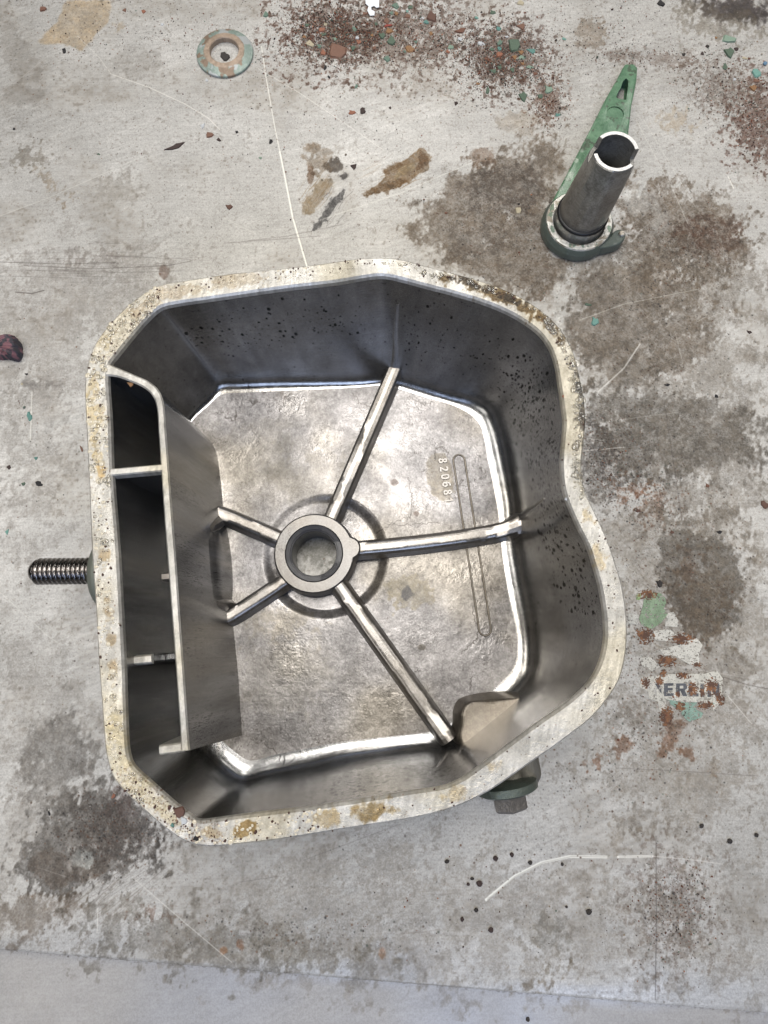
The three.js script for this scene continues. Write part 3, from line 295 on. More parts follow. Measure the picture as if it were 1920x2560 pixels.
// sealing face
const rim = new Sheet(-0.165, -0.155, 0.30, 0.30, 1200, 1200);
rim.fill((x, z) => { const a = fbm(x * 60, z * 60, 4), b = fbm(x * 300, z * 300, 3), c = noise(x * 2200, z * 2200), m = fbm(x * 900 + z * 200, z * 160, 2); const g = 182 + (a - 0.5) * 56 + (b - 0.5) * 34 + (c - 0.5) * 18 + (m - 0.5) * 40; const t = sstep(0.4, 0.7, fbm(x * 45 + 9, z * 45, 3)); return [g + 2, g - 1 - t * 4, g - 8 - t * 14]; });
const RB = [84, 66, 38], RD = [40, 32, 22], RY = [168, 142, 92];
const rp = (l) => l.map(([u, v]) => P(u, v, HR));
for (const [s, col, al, o] of [
  [rp([[895, 650], [999, 650], [1144, 690], [1279, 735], [1370, 795], [1420, 850], [1396, 846], [1330, 790], [1200, 734], [1067, 694], [980, 674], [900, 676]]), RB, 1.15, { soft: 0.0018, ragged: 1.3, freq: 240, grain: 0.3 }], [rp([[930, 650], [1067, 668], [1221, 712], [1325, 765], [1300, 766], [1180, 716], [1050, 680], [940, 668]]), RD, 1.0, { soft: 0.0016, ragged: 1.6, freq: 360, grain: 0.5 }],
  [rp([[1440, 900], [1456, 960], [1464, 1050], [1456, 1120], [1446, 1110], [1448, 1040], [1440, 960], [1430, 905]]), [36, 30, 24], 0.92, { soft: 0.0012, ragged: 1.3, freq: 420, grain: 0.2 }], [blob(1448, 1190, 12, 20, HR), RB, 0.8, { soft: 0.0015, ragged: 1.2 }], [blob(1466, 1290, 14, 40, HR, -0.4), RY, 0.7, { soft: 0.002, ragged: 1.2 }], [blob(1500, 1400, 16, 36, HR, -0.3), RY, 0.55, { soft: 0.002, ragged: 1.2 }],
  ...[[266, 1386, 13], [262, 1420, 10], [275, 1539, 15], [280, 1598, 14], [284, 1670, 14], [282, 1690, 12], [268, 1500, 10]].map(([u, v, q]) => [blob(u, v, q, q * 1.4, HR), [140, 112, 68], 0.6, { soft: 0.0016, ragged: 1.0, grain: 0.2 }]),
  [blob(614, 2073, 26, 20, HR), [112, 80, 24], 0.95, { soft: 0.0016, ragged: 0.8, grain: 0.25, rim: 0.4 }], [blob(930, 2026, 60, 22, HR, -0.16), [118, 88, 34], 0.85, { soft: 0.0022, ragged: 1, grain: 0.35 }], [blob(820, 2048, 50, 20, HR, -0.16), [146, 118, 66], 0.75, { soft: 0.0022, ragged: 1.1 }], [blob(1130, 1990, 30, 18, HR), [150, 124, 76], 0.6, { soft: 0.002, ragged: 1.2 }], [blob(1238, 1916, 26, 14, HR, -0.6), [164, 138, 92], 0.6, { soft: 0.002, ragged: 1.2 }], [blob(540, 2084, 40, 14, HR), [160, 132, 84], 0.6, { soft: 0.0016, ragged: 1.1 }],
  [rp([[214, 950], [240, 930], [250, 1060], [262, 1200], [240, 1200], [228, 1100]]), [176, 150, 96], 0.6, { soft: 0.002, ragged: 1.4, freq: 260 }], [rp([[300, 800], [400, 724], [560, 700], [760, 676], [880, 664], [880, 680], [700, 700], [560, 722], [410, 748], [330, 800]]), [150, 130, 100], 0.6, { soft: 0.002, ragged: 1.4, freq: 220 }], [blob(250, 850, 24, 40, HR, 0.6), [170, 150, 106], 0.5, { ragged: 1.5 }], [blob(255, 1180, 14, 18, HR), [150, 116, 62], 0.75, { soft: 0.0016 }], [rp([[262, 1780], [300, 1780], [320, 1900], [420, 2010], [460, 2060], [430, 2070], [330, 1980], [276, 1910]]), [186, 168, 122], 0.6, { soft: 0.002, ragged: 1.4, freq: 260 }],
]) rim.patch(s, col, al, o);
rim.flush();
{ const r = rng(41); for (let i = 0; i < 2200; i++) { const k = (r() < 0.3 ? r() * NS : r() < 0.6 ? 530 + r() * 50 : 600 + r() * 119) | 0, p = RO[k].clone().lerp(RI[k], r()); p.x += (r() - 0.5) * 0.002; p.z += (r() - 0.5) * 0.002; rim.dot(p, 0.00008 + r() * r() * 0.00035, `rgba(${r() < 0.6 ? '74,58,40' : '104,70,52'},${0.3 + r() * 0.5})`, 0.7, r() * 3); } }
const rimMat = new THREE.MeshPhysicalMaterial({ name: 'machined_face', map: canvasTex(rim.c), roughnessMap: rim.roughness(0.44, 0.3, 0.1), roughness: 1, metalness: 0.45, bumpMap: bump(16), bumpScale: 0.0003, clearcoat: 0.3, clearcoatRoughness: 0.15 });
{
  const OW = toward(RO, RI, -0.0004), rings = [mix(OW, OW, 0, HR - 0.005), mix(RO, RO, 0, HR - 0.0006), toward(RO, RI, 0.0006, HR), toward(RI, RO, 0.0009, HR), mix(RI, RI, 0, HR - 0.0009), toward(RI, RO, -0.0003, HR - 0.0028)];
  part('sealing_face', planarUV(crease(loft(rings), 0.5), rim), rimMat, cover);
  // inner wall with its fillet
  const W0 = rings[5], wr = [], N = 26;
  for (let k = 0; k <= N; k++) wr.push(mix(W0, FO, k / N));
  const foot = FO.map((p, i) => { const d = p.clone().sub(W0[i]).normalize(); return p.clone().addScaledVector(d, (p.y - HF) / -d.y).setY(HF); });
  for (let k = 1; k <= 18; k++) { const t = k / 18; wr.push(FO.map((p, i) => p.clone().lerp(foot[i], t).lerp(foot[i].clone().lerp(FI[i], t), t))); }
    const wuv = (k, i, p) => [perim[i % NS] / PER, Math.min(1, Math.max(0, (p.y - HF) / 0.07))], G0i = 556, G1i = 668;
  const span = (r) => { const o = []; for (let i = G1i; i <= G0i + NS; i++) o.push(r[i % NS]); return o; };
  part('inner_wall', loft(wr.map(span), { closed: false, uv: (k, i, p) => wuv(k, i + G1i, p) }), wallMat, cover, 'dark oily inner wall speckled with black');
  part('gallery_wall', scatterUV(loft(wr.map((r) => r.slice(G0i, G1i + 1)), { closed: false })), wallMat, cover, 'wall of the narrow oil gallery');
  const gal = [...FI.slice(G0i + 14, G1i + 1), ...[[470, 1066], [500, 1082], [520, 1098], [534, 1130], [545, 1191], [560, 1380], [580, 1577], [590, 1690], [588, 1760]].map(([u, v]) => P(u, v, HF))].map((p) => p.clone().setY(HF + 0.0012));
  part('gallery_floor', scatterUV(prism(gal.map((p) => p.clone().setY(HF - 0.002)), gal, 0.0006)), wallMat, cover, 'bottom of the narrow oil gallery');
  // floor, dished round the hub
  const out = P(813, 1388, HF), Ro = 159 * M(813, 1388, HF), hub0 = P(785, 1383, HF), fr = [], NR = 120, hr = 0.0165;
  for (let k = 0; k <= NR; k++) { const t = k / NR; fr.push(FI.map((p) => { const d = p.clone().sub(hub0).setY(0), l = d.length(); d.normalize(); const R = lerp(l, hr, t), q = hub0.clone().addScaledVector(d, R); const f = sstep(-0.9, 0.3, d.x * 0.75 + d.z * 0.65) * 0.8 + 0.2;
    const cx = q.x - out.x, cz = q.z - out.z, ro = Math.hypot(cx, cz), e = (Ro - ro) / Math.max(0.003, Ro - (0.0262)); const drop = sstep(0, 1, e) * 0.0042 * f; q.y = HF - drop; return q; })); }
  part('floor', planarUV(loft(fr), cov), floorMat, cover, 'cast floor with crackled oil film');
  // outside of the casting
  const G0 = rings[0], G1 = toward(mix(RO, RO, 0, 0.012), RI, 0.0085), c2 = hub0.clone(); const ow = [G0, mix(G0, G1, 0.5), G1]; const B1 = G1.map((p) => p.clone().lerp(c2, 0.06).setY(0.004)), B2 = G1.map((p) => p.clone().lerp(c2, 0.12).setY(0.0));
  const hole = G1.map((p) => c2.clone().add(p.clone().sub(c2).setY(0).normalize().multiplyScalar(0.0122)).setY(0));
  part('outer_shell', scatterUV(crease(loft([...ow, B1, B2, hole]), 0.7)), greenMat, cover, 'green painted outside');
}
// hub with its lobe, and the shaft seal in it
{
  const s = M(785, 1383, HUBY), c = P(785, 1383, HUBY), lobe = P(873, 1370, HUBY), rOut = 100 * s, rl = 28 * s, n = 180;
  const rad = (th, grow) => { const d = new THREE.Vector2(Math.cos(th), Math.sin(th)); let r = rOut + grow; const lx = lobe.x - c.x, lz = lobe.z - c.z, b = d.x * lx + d.y * lz, q = b * b - (lx * lx + lz * lz - (rl + grow) ** 2); if (q > 0) r = Math.max(r, b + Math.sqrt(q)); return r; };
  const ring = (grow, y) => Array.from({ length: n }, (_, i) => { const t = i / n * 6.28318, r = rad(t, grow); return new THREE.Vector3(c.x + r * Math.cos(t), y, c.z + r * Math.sin(t)); });
  const circ = (r, y, m = n) => Array.from({ length: m }, (_, i) => { const t = i / m * 6.28318; return new THREE.Vector3(c.x + r * Math.cos(t), y, c.z + r * Math.sin(t)); });
  const hub = part('hub', scatterUV(crease(loft([ring(0.0002, 0.005), ring(0.0002, 0.0118), ring(0.0010, 0.0128), ring(0.0004, HUBY - 0.002), ring(0, HUBY - 0.0006), ring(-0.0006, HUBY), circ(73 * s, HUBY), circ(71.5 * s, HUBY - 0.0004), circ(71.5 * s, HUBY - 0.003), circ(10.9e-3, HUBY - 0.0032), circ(10.9e-3, 0.0)]), 0.5)), hubMat, cover);
  const dark = new THREE.MeshPhysicalMaterial({ name: 'seal_rubber', color: new THREE.Color(0.022, 0.022, 0.026), roughness: 0.34, clearcoat: 0.4, clearcoatRoughness: 0.2, bumpMap: bump(4), bumpScale: 0.0001 });
  part('shaft_seal', scatterUV(crease(loft([circ(71.2 * s, HUBY - 0.003), circ(71.2 * s, HUBY - 0.0002), circ(70 * s, HUBY + 0.0001), circ(60.5 * s, HUBY - 0.0001), circ(59.5 * s, HUBY - 0.0006), circ(57 * s, HUBY - 0.0008), circ(55.5 * s, HUBY - 0.0014), circ(55.3 * s, HUBY - 0.006), circ(56.5 * s, HUBY - 0.0085), circ(56.5 * s, 0.002)]), 0.5)), dark, cover, 'black rubber shaft seal');
}
// ribs
const prof = [[-2.7, -5.2], [-2.7, 0.5], [-3.15, 1.3], [-2.75, 4.5], [-2.4, 7.4], [-1.7, 8.5], [-0.6, 8.8], [0.6, 8.8], [1.7, 8.5], [2.4, 7.4], [2.75, 4.5], [3.15, 1.3], [2.7, 0.5], [2.7, -5.2]].map(([a, b]) => [a * 1.62, b]);
function rail(pts, sect, scaleAt = () => [1, 1], upAt = () => new THREE.Vector3(0, 1, 0), n = 40) {
  const c = new THREE.CatmullRomCurve3(pts, false, 'centripetal'), rings = [];
  for (let k = 0; k <= n; k++) { const t = k / n, p = c.getPoint(t), f = c.getTangent(t), up = upAt(t), side = new THREE.Vector3().crossVectors(f, up).normalize(), u2 = new THREE.Vector3().crossVectors(side, f).normalize(), [sw, sh] = scaleAt(t); rings.push(sect.map(([a, b]) => p.clone().addScaledVector(side, a * 0.001 * sw).addScaledVector(u2, b * 0.001 * sh))); }
  const g = loft(rings, { closed: true }); return scatterUV(crease(merge([g, fan(rings[0]), fan(rings[n])]), 0.7), 20);
}
const RT = HF + 0.0085;
const ribLine = (l) => l.map(([u, v]) => P(u, v, RT).setY(HF - 0.0006));
const ribMat = castMat;
part('rib', rail(ribLine([[826, 1296], [880, 1169], [934, 1043], [988, 916]]), prof, (t) => [0.92, 1 + 0.1 * t]), ribMat, cover);
part('rib', rail(ribLine([[888, 1371], [980, 1363], [1080, 1352], [1180, 1338], [1260, 1323], [1314, 1304]]), prof, (t) => [0.95 + 0.35 * sstep(0.8, 1, t), 1 + 0.25 * sstep(0.7, 1, t)]), ribMat, cover);
part('rib', rail(ribLine([[842, 1456], [936, 1588], [1030, 1720], [1124, 1852]]), prof, (t) => [0.95, 1 + 0.2 * sstep(0.8, 1, t)]), ribMat, cover);
part('rib', rail(ribLine([[716, 1446], [650, 1490], [580, 1535], [556, 1546]]), prof, () => [0.9, 1]), ribMat, cover);
part('rib', rail(ribLine([[704, 1348], [640, 1320], [563, 1288], [540, 1280]]), prof, () => [0.9, 1]), ribMat, cover);
// rib tails running up the wall
{
  const ridge = [[-2.6, -0.5], [-1.6, 0.1], [-0.5, 0.34], [0.5, 0.34], [1.6, 0.1], [2.6, -0.5]];
  const tail = (i0, i1, a, b) => { const W = (i, t) => RI[i].clone().lerp(FO[i], t); const pts = [0, 0.33, 0.66, 1].map((k) => W(Math.round(lerp(i0, i1, k)), lerp(a, b, k))); const c = new THREE.Vector3(0.01, 0.05, -0.02); part('wall_ridge', rail(pts, ridge, (t) => [1 - 0.7 * t, 1 - 0.6 * t], (t) => c.clone().sub(pts[0].clone().lerp(pts[3], t)).normalize(), 24), wallMat, cover); };
  const near = (u, v) => { const p = P(u, v, HB); let b = 0, d = 9; FO.forEach((q, i) => { const e = Math.hypot(q.x - p.x, q.z - p.z); if (e < d) { d = e; b = i; } }); return b; };
  const k1 = near(990, 924), k2 = near(1306, 1302), k3 = near(1126, 1866); tail(k1, k1 + 2, 1, 0.25); tail(k2, k2 - 8, 1, 0.4); tail(k3, k3 + 6, 1, 0.5); tail(k3 - 12, k3 - 8, 1, 0.6);
}
// partition beside the oil gallery
const TR = [[262, 905], [300, 921], [340, 938], [369, 951], [394, 972], [407, 1000], [415, 1084], [423, 1190], [433, 1320], [440, 1408], [451, 1566], [461, 1702], [469, 1815], [474, 1876]];
const TL = [[258, 938], [290, 941], [330, 955], [356, 967], [376, 983], [389, 1008], [396, 1084], [403, 1190], [412, 1320], [419, 1408], [431, 1566], [441, 1702], [449, 1815], [452, 1876]];
const BR = [[404, 1045], [436, 1060], [466, 1073], [495, 1084], [524, 1100], [541, 1128], [552, 1191], [560, 1276], [568, 1380], [574, 1450], [586, 1577], [597, 1686], [603, 1776], [607, 1838]];
const BL = BR.map(([u, v], i) => (i < 4 ? [u - 6, v + 14] : i < 6 ? [u - 14, v + 8] : [u - 17, v]));
const HP = HR - 0.00018;
{
  const dense = (l, h) => new THREE.CatmullRomCurve3(l.map(([u, v]) => P(u, v, h)), false, 'centripetal').getPoints(90);
  const tr = dense(TR, HP), tl = dense(TL, HP), br = dense(BR, HF - 0.001), bl = dense(BL, HF - 0.001), sec = tr.map((p, i) => { const d = tl[i].clone().sub(p).setY(0).normalize(), e = (q, k, y) => q.clone().addScaledVector(d, k).setY(y); return [br[i], ...[0.2, 0.4, 0.6, 0.8].map((t) => br[i].clone().lerp(p, t)), e(p, 0, HP - 0.0007), e(p, 0.0006, HP), e(tl[i], -0.0006, HP), e(tl[i], 0, HP - 0.0007), bl[i]]; });
  const body = sec.map((s) => s.slice(0, 6)), cap = sec.map((s) => s.slice(5, 9)), back = sec.map((s) => s.slice(8));
  const endFan = fan(sec[90]);
  const g = crease(merge([loft(body, { closed: false }), endFan]), 0.5);
  const pt = part('partition', scatterUV(g, 9), wallMat, cover, 'thin curved partition walling off the oil gallery');
  part('machined_edge', planarUV(crease(merge([loft(cap, { closed: false })]), 0.5), rim), rimMat, pt);
  part('gallery_side', scatterUV(crease(loft(back, { closed: false }), 0.5), 9), wallMat, pt, 'side facing the narrow oil gallery');
  const onFace = (u, v, t) => { let best = 0, bd = 1e9; for (let i = 0; i <= 90; i++) { const q = br[i].clone().lerp(tr[i], t), d = Math.abs(q.z - P(u, v, q.y).z); if (d < bd && i > 30) { bd = d; best = i; } } return br[best].clone().lerp(tr[best], t); };
  { const rows = []; for (let k = 0; k <= 12; k++) { const t = 0.44 * k / 12, row = []; for (let i = 0; i <= 20; i++) { const f = i / 20, a = onFace(lerp(560, 512, k / 12), lerp(1298, 1344, k / 12), t), b = onFace(lerp(578, 516, k / 12), lerp(1515, 1500, k / 12), t), p = a.lerp(b, f); p.x += 0.0022 * Math.pow(Math.sin(Math.PI * f), 0.6) * sstep(1, 0.55, k / 12) - 0.0002; row.push(p); } rows.push(row); }
    part('swelling', scatterUV(loft(rows, { closed: false }), 9), wallMat, cover); }
  const ridge = [[-4.6, -0.8], [-3.2, 0.3], [-1.6, 1.5], [1.6, 1.5], [3.2, 0.3], [4.6, -0.8]];
  part('rib', rail([onFace(578, 1523, 0.02), onFace(550, 1514, 0.22), onFace(515, 1503, 0.46).add(new THREE.Vector3(-0.0022, 0, 0))], ridge, (t) => [0.95 - 0.3 * t, 1.4 - 1.2 * t], () => new THREE.Vector3(1, 0.2, 0), 16), castMat, cover);
  part('rib', rail([onFace(560, 1291, 0.02), onFace(530, 1312, 0.22), onFace(497, 1340, 0.48).add(new THREE.Vector3(-0.0022, 0, 0))], ridge, (t) => [0.95 - 0.3 * t, 1.4 - 1.2 * t], () => new THREE.Vector3(1, 0.2, 0), 16), castMat, cover);
}
// webs across the gallery
function slab(a, b, thick, hTop, hBot, mat, parent, name = 'web') {   // upright plate between two points
  const A = P(a[0], a[1], hTop), B = P(b[0], b[1], hTop), d = B.clone().sub(A).setY(0).normalize(), s = new THREE.Vector3(-d.z, 0, d.x).multiplyScalar(thick / 2);
  const q = (y, k, e = 0) => [A.clone().addScaledVector(s, k).addScaledVector(d, e), B.clone().addScaledVector(s, k).addScaledVector(d, -e), B.clone().addScaledVector(s, -k).addScaledVector(d, -e), A.clone().addScaledVector(s, -k).addScaledVector(d, e)].map((p) => p.setY(y));
  const g = crease(merge([loft([q(hBot, 1.25), q(hTop - 0.0006, 1), q(hTop, 0.68)]), fan(q(hTop, 0.68))]), 0.5);
  return part(name, planarUV(g, rim), mat, parent);
}
slab([268, 1181], [412, 1168], 0.0030, HR - 0.0003, HR - 0.0045, rimMat, cover); slab([270, 1183], [414, 1170], 0.0027, HR - 0.0048, HF, wallMat, cover);
slab([306, 1654], [378, 1647], 0.0032, HR - 0.009, HR - 0.012, rimMat, cover); slab([308, 1652], [382, 1646], 0.0029, HR - 0.0123, HF, wallMat, cover); slab([370, 1648], [470, 1636], 0.0030, HR - 0.024, HF, wallMat, cover);
slab([398, 1876], [458, 1868], 0.0036, HR - 0.0016, HF, rimMat, cover); slab([404, 1442], [424, 1440], 0.003, HR - 0.006, HF, castMat, cover, 'lug');
// raised pad in the corner
{
  const base = [[1128, 1850], [1130, 1800], [1132, 1772], [1144, 1748], [1178, 1735], [1260, 1725], [1334, 1726], [1420, 1740], [1400, 1840], [1240, 1930]], tp = [[1148, 1862], [1150, 1806], [1152, 1778], [1166, 1757], [1214, 1748], [1284, 1744], [1346, 1736], [1430, 1740], [1410, 1840], [1250, 1935]];
  const sm = (l, h) => new THREE.CatmullRomCurve3(l.map(([u, v]) => P(u, v, h)), true, 'centripetal').getPoints(70).slice(0, 70);
  const lim = (pts) => pts.map((p) => { let bi = 0, bd = 1e9; for (let i = 330; i < 470; i++) { const d = Math.hypot(RI[i].x - p.x, RI[i].z - p.z); if (d < bd) { bd = d; bi = i; } } const w = RI[bi].clone().lerp(FO[bi], 0.9), c = HUB; const rp_ = Math.hypot(p.x - c.x, p.z - c.z), rw = Math.hypot(w.x - c.x, w.z - c.z) + 0.004; return rp_ > rw ? new THREE.Vector3(c.x + (p.x - c.x) * rw / rp_, p.y, c.z + (p.z - c.z) * rw / rp_) : p; });
  const TH = HF + 0.0115, b = lim(sm(base, HF)).map((p) => p.setY(HF - 0.001)), t = lim(sm(tp, TH));
  part('raised_pad', scatterUV(prism(b, t, 0.0024)), padMat, cover);
}
// raised outline of a slot and the casting number
{
  const a = P(1147.5, 1151, HF), b = P(1212.6, 1574, HF), w = 14.5 * M(1180, 1360, HF), d = b.clone().sub(a).normalize(), s = new THREE.Vector3(-d.z, 0, d.x), pts = [];
  for (let i = 0; i <= 10; i++) { const t = Math.PI * i / 10; pts.push(a.clone().addScaledVector(s, -w * Math.cos(t)).addScaledVector(d, -w * Math.sin(t))); }
  for (let i = 1; i < 30; i++) pts.push(a.clone().lerp(b, i / 30).addScaledVector(s, w));
  for (let i = 0; i <= 10; i++) { const t = Math.PI * i / 10; pts.push(b.clone().addScaledVector(s, w * Math.cos(t)).addScaledVector(d, w * Math.sin(t))); }
  for (let i = 1; i < 30; i++) pts.push(b.clone().lerp(a, i / 30).addScaledVector(s, -w));
  const g = new THREE.TubeGeometry(new THREE.CatmullRomCurve3(pts, true), 260, 0.0005, 8, true); g.translate(0, 0.0001, 0);
  part('slot_outline', scatterUV(g), padMat, cover);
  const font = await new FontLoader().loadAsync('fonts/droid/droid_sans_bold.typeface.json');
  const at = [[1107, 1152], [1110, 1172.7], [1113, 1192], [1116, 1211], [1119, 1231], [1121.5, 1249]];
  [...'820681'].forEach((ch, i) => { const k = M(1110, 1200, HF), g = new TextGeometry(ch, { font, size: 21 * k, depth: 0.0005, curveSegments: 5, bevelEnabled: true, bevelSize: 0.00012, bevelThickness: 0.00012, bevelSegments: 1 }); g.computeBoundingBox(); const q = g.boundingBox; g.translate(-(q.min.x + q.max.x) / 2, -(q.min.y + q.max.y) / 2, 0); const m = new THREE.Matrix4().makeBasis(new THREE.Vector3(0.13, 0, 0.99), new THREE.Vector3(0.99, 0, -0.13), new THREE.Vector3(0, 1, 0)); g.scale(0.92, 1, 1); g.applyMatrix4(m); const p = P(at[i][0], at[i][1], HF); g.translate(p.x, HF - 0.0001, p.z); part('numeral', scatterUV(g), castMat, cover); });
}
// stud with its boss, bolt with its boss
function axisFrame(geo, from, dir) { const q = new THREE.Quaternion().setFromUnitVectors(new THREE.Vector3(0, 1, 0), dir.clone().normalize()); geo.applyQuaternion(q); geo.translate(from.x, from.y, from.z); return geo; }
{
  const h = 0.045, a = P(250, 1427, h), b = P(73, 1429, h), L = a.distanceTo(b), r0 = 33.5 * M(150, 1427, h), pitch = 0.00205, rings = [], n = 40, N = 240;
  for (let k = 0; k <= N; k++) { const y = L * k / N; const endr = y > L - 0.0042 ? Math.sqrt(Math.max(0, 1 - ((y - L + 0.0042) / 0.0042) ** 2)) : 1; rings.push(Array.from({ length: n }, (_, i) => { const t = i / n * 6.28318, ph = ((y / pitch + i / n) % 1 + 1) % 1, tri = Math.abs(ph * 2 - 1); const dep = y > L - 0.0036 ? 0.0009 : 0.00125 * sstep(0.25, 0.95, tri); const r = Math.max(0.00002, (r0 - dep) * endr); return new THREE.Vector3(r * Math.cos(t), y, r * Math.sin(t)); })); }
  const g = axisFrame(loft(rings), a, b.clone().sub(a));
  const studMat = new THREE.MeshStandardMaterial({ name: 'yellow_zinc_steel', color: new THREE.Color(0.34, 0.32, 0.31), metalness: 1, roughness: 0.2, bumpMap: bump(3), bumpScale: 0.00005 });
  part('threaded_stud', scatterUV(g), studMat, cover, 'yellowish zinc threaded stud sticking out of the side');
  const bp = []; for (let i = 0; i <= 14; i++) { const t = i / 14 * 1.45; bp.push(new THREE.Vector2(Math.sin(t) * 0.0165, Math.cos(t) * 0.0072)); } bp.push(new THREE.Vector2(0.0166, -0.012));
  part('stud_boss', scatterUV(axisFrame(new THREE.LatheGeometry(bp, 40), P(273, 1430, 0.04), new THREE.Vector3(-1, 0, 0))), new THREE.MeshStandardMaterial({ name: 'faded_green', color: new THREE.Color(0.15, 0.16, 0.13), roughness: 0.6, metalness: 0.3, bumpMap: bump(3), bumpScale: 0.0002 }), cover);
}
{
  const h = 0.040, c = P(1269, 1973, h), m = M(1271, 1981, h), dir = new THREE.Vector3(0.17, -0.05, 0.98).normalize(), steelD = new THREE.MeshStandardMaterial({ name: 'old_bolt_steel', color: new THREE.Color(0.24, 0.225, 0.21), roughness: 0.42, metalness: 0.8, bumpMap: bump(3), bumpScale: 0.0003 });
  const fl = new THREE.LatheGeometry([[0, -0.0036], [0.0112, -0.0036], [0.0126, -0.0028], [0.0129, -0.0012], [0.0127, 0.0002], [0.0112, 0.0011], [0.0085, 0.0014], [0, 0.0014]].map(([x, y]) => new THREE.Vector2(x, y)), 48);
  const flangeMat = new THREE.MeshStandardMaterial({ name: 'stained_flange', color: new THREE.Color(0.11, 0.13, 0.11), roughness: 0.42, metalness: 0.5, bumpMap: bump(3), bumpScale: 0.0003 }); const bolt = part('flange_bolt', scatterUV(axisFrame(crease(fl, 0.6), c, dir)), flangeMat, cover, 'green stained flange bolt screwed into the side');
  const hx = new THREE.CylinderGeometry(0.0076, 0.0076, 0.006, 6, 1), hx2 = new THREE.CylinderGeometry(0.0064, 0.0076, 0.001, 6, 1); hx.translate(0, 0.0043, 0); hx2.translate(0, 0.0078, 0);
  const hg = merge([hx.toNonIndexed(), hx2.toNonIndexed()]); hg.computeVertexNormals(); hg.rotateY(0.25); part('hex_head', scatterUV(axisFrame(hg, c, dir)), steelD, bolt);
  const bosses = []; for (const [u, v, r, l] of [[1312, 1896, 0.0058, 0.0115], [1272, 1900, 0.0056, 0.0135], [1236, 1906, 0.0056, 0.012]]) { const g = new THREE.CapsuleGeometry(r, l, 6, 20); g.translate(0, 0, 0); bosses.push(axisFrame(g, P(u, v, 0.036), dir)); }
  part('bolt_boss', scatterUV(merge(bosses)), new THREE.MeshStandardMaterial({ name: 'bare_casting', color: new THREE.Color(0.2, 0.19, 0.165), roughness: 0.55, metalness: 0.6, bumpMap: bump(3), bumpScale: 0.0003 }), cover);
}

// ---------------------------------------------------------------- loose bits
const chipMats = {}; function chipMat(key, r, g, b, rough = 0.65) { return chipMats[key] ||= new THREE.MeshStandardMaterial({ name: key, color: new THREE.Color().setRGB(r / 255, g / 255, b / 255, THREE.SRGBColorSpace), roughness: rough, bumpMap: bump(1), bumpScale: 0.0002 }); }
const PAL = { g: [['flake_green_a', 97, 118, 104], ['flake_green_b', 80, 97, 81], ['flake_green_c', 123, 143, 126]], t: [['flake_teal_a', 107, 148, 137], ['flake_teal_b', 88, 128, 120]], r: [['scale_rust_a', 107, 73, 58], ['scale_rust_b', 93, 66, 55], ['scale_rust_c', 115, 84, 69]], o: [['flake_orange_a', 141, 93, 72], ['flake_orange_b', 135, 101, 68]], w: [['flake_white', 185, 188, 190]], c: [['crumb_cream', 171, 161, 137]], b: [['pellet_brown', 56, 42, 39], ['pellet_dark', 45, 40, 37]], k: [['crumb_black', 29, 27, 29]], R: [['curl_red', 141, 61, 53]], B: [['bead_blue', 96, 127, 151]] };
function chipGeo(seed) { const r = rng(seed), n = 6 + (r() * 4 | 0), lo = [], hi = []; for (let i = 0; i < n; i++) { const t = (i + (r() - 0.5) * 0.7) / n * 6.28318, q = 0.55 + r() * 0.75; lo.push(new THREE.Vector3(Math.cos(t) * q, 0, Math.sin(t) * q)); hi.push(new THREE.Vector3(Math.cos(t) * q * (0.72 + r() * 0.2), 0.7 + r() * 0.5, Math.sin(t) * q * (0.72 + r() * 0.2))); } const g = merge([loft([lo, hi]).toNonIndexed(), fan(hi)]); g.computeVertexNormals(); return scatterUV(g, 0.3); }
function pelletGeo(seed) { const r = rng(seed), g = new THREE.IcosahedronGeometry(1, 1), p = g.attributes.position; for (let i = 0; i < p.count; i++) { const x = p.getX(i), y = p.getY(i), z = p.getZ(i), k = 0.75 + 0.5 * noise(x * 1.6 + seed, y * 1.6 + z * 1.3 + seed); p.setXYZ(i, x * k, (y * 0.8 + 0.7) * k, z * k); } g.computeVertexNormals(); return scatterUV(g, 0.3); }
const CHIP = Array.from({ length: 8 }, (_, i) => chipGeo(100 + i)), PEL = Array.from({ length: 4 }, (_, i) => pelletGeo(300 + i));
const KIND = {
  g: ['paint_flake', 'flat dull green paint flake lying in the scattered rust grit', 'paint flake', 'green paint flakes'], t: ['paint_flake', 'bright teal paint chip lying in the scattered grit', 'paint flake', 'teal paint chips'], r: ['rust_flake', 'brown red flake of rust lying on the steel bench', 'rust flake', 'rust flakes'], o: ['paint_flake', 'orange primer flake lying in the scattered rust grit', 'paint flake', 'orange primer flakes'], w: ['paint_flake', 'small white flake lying on the steel bench', 'flake', 'white flakes'], c: ['crumb', 'cream coloured crumb lying on the steel bench', 'crumb', 'cream crumbs'], b: ['dirt_pellet', 'round dark brown pellet of dirt on the steel bench', 'pellet', 'brown dirt pellets'], k: ['dirt_crumb', 'small black crumb lying on the steel bench', 'crumb', 'black crumbs'], R: ['paint_curl', 'bright red paint curl lying on the rust heap', 'paint curl', null], B: ['bead', 'small blue bead beside the teal flake', 'bead', null],
};
const cr = rng(77);
const TINT = { flake_green_a: 'dull green', flake_green_b: 'dark green', flake_green_c: 'pale green', flake_teal_a: 'light teal', flake_teal_b: 'deep teal', scale_rust_a: 'reddish rust', scale_rust_b: 'dark rust', scale_rust_c: 'light rust', flake_orange_a: 'orange primer', flake_orange_b: 'ochre primer', flake_white: 'white', crumb_cream: 'cream', pellet_brown: 'brown', pellet_dark: 'dark grey brown', crumb_black: 'black', curl_red: 'bright red', bead_blue: 'blue' };
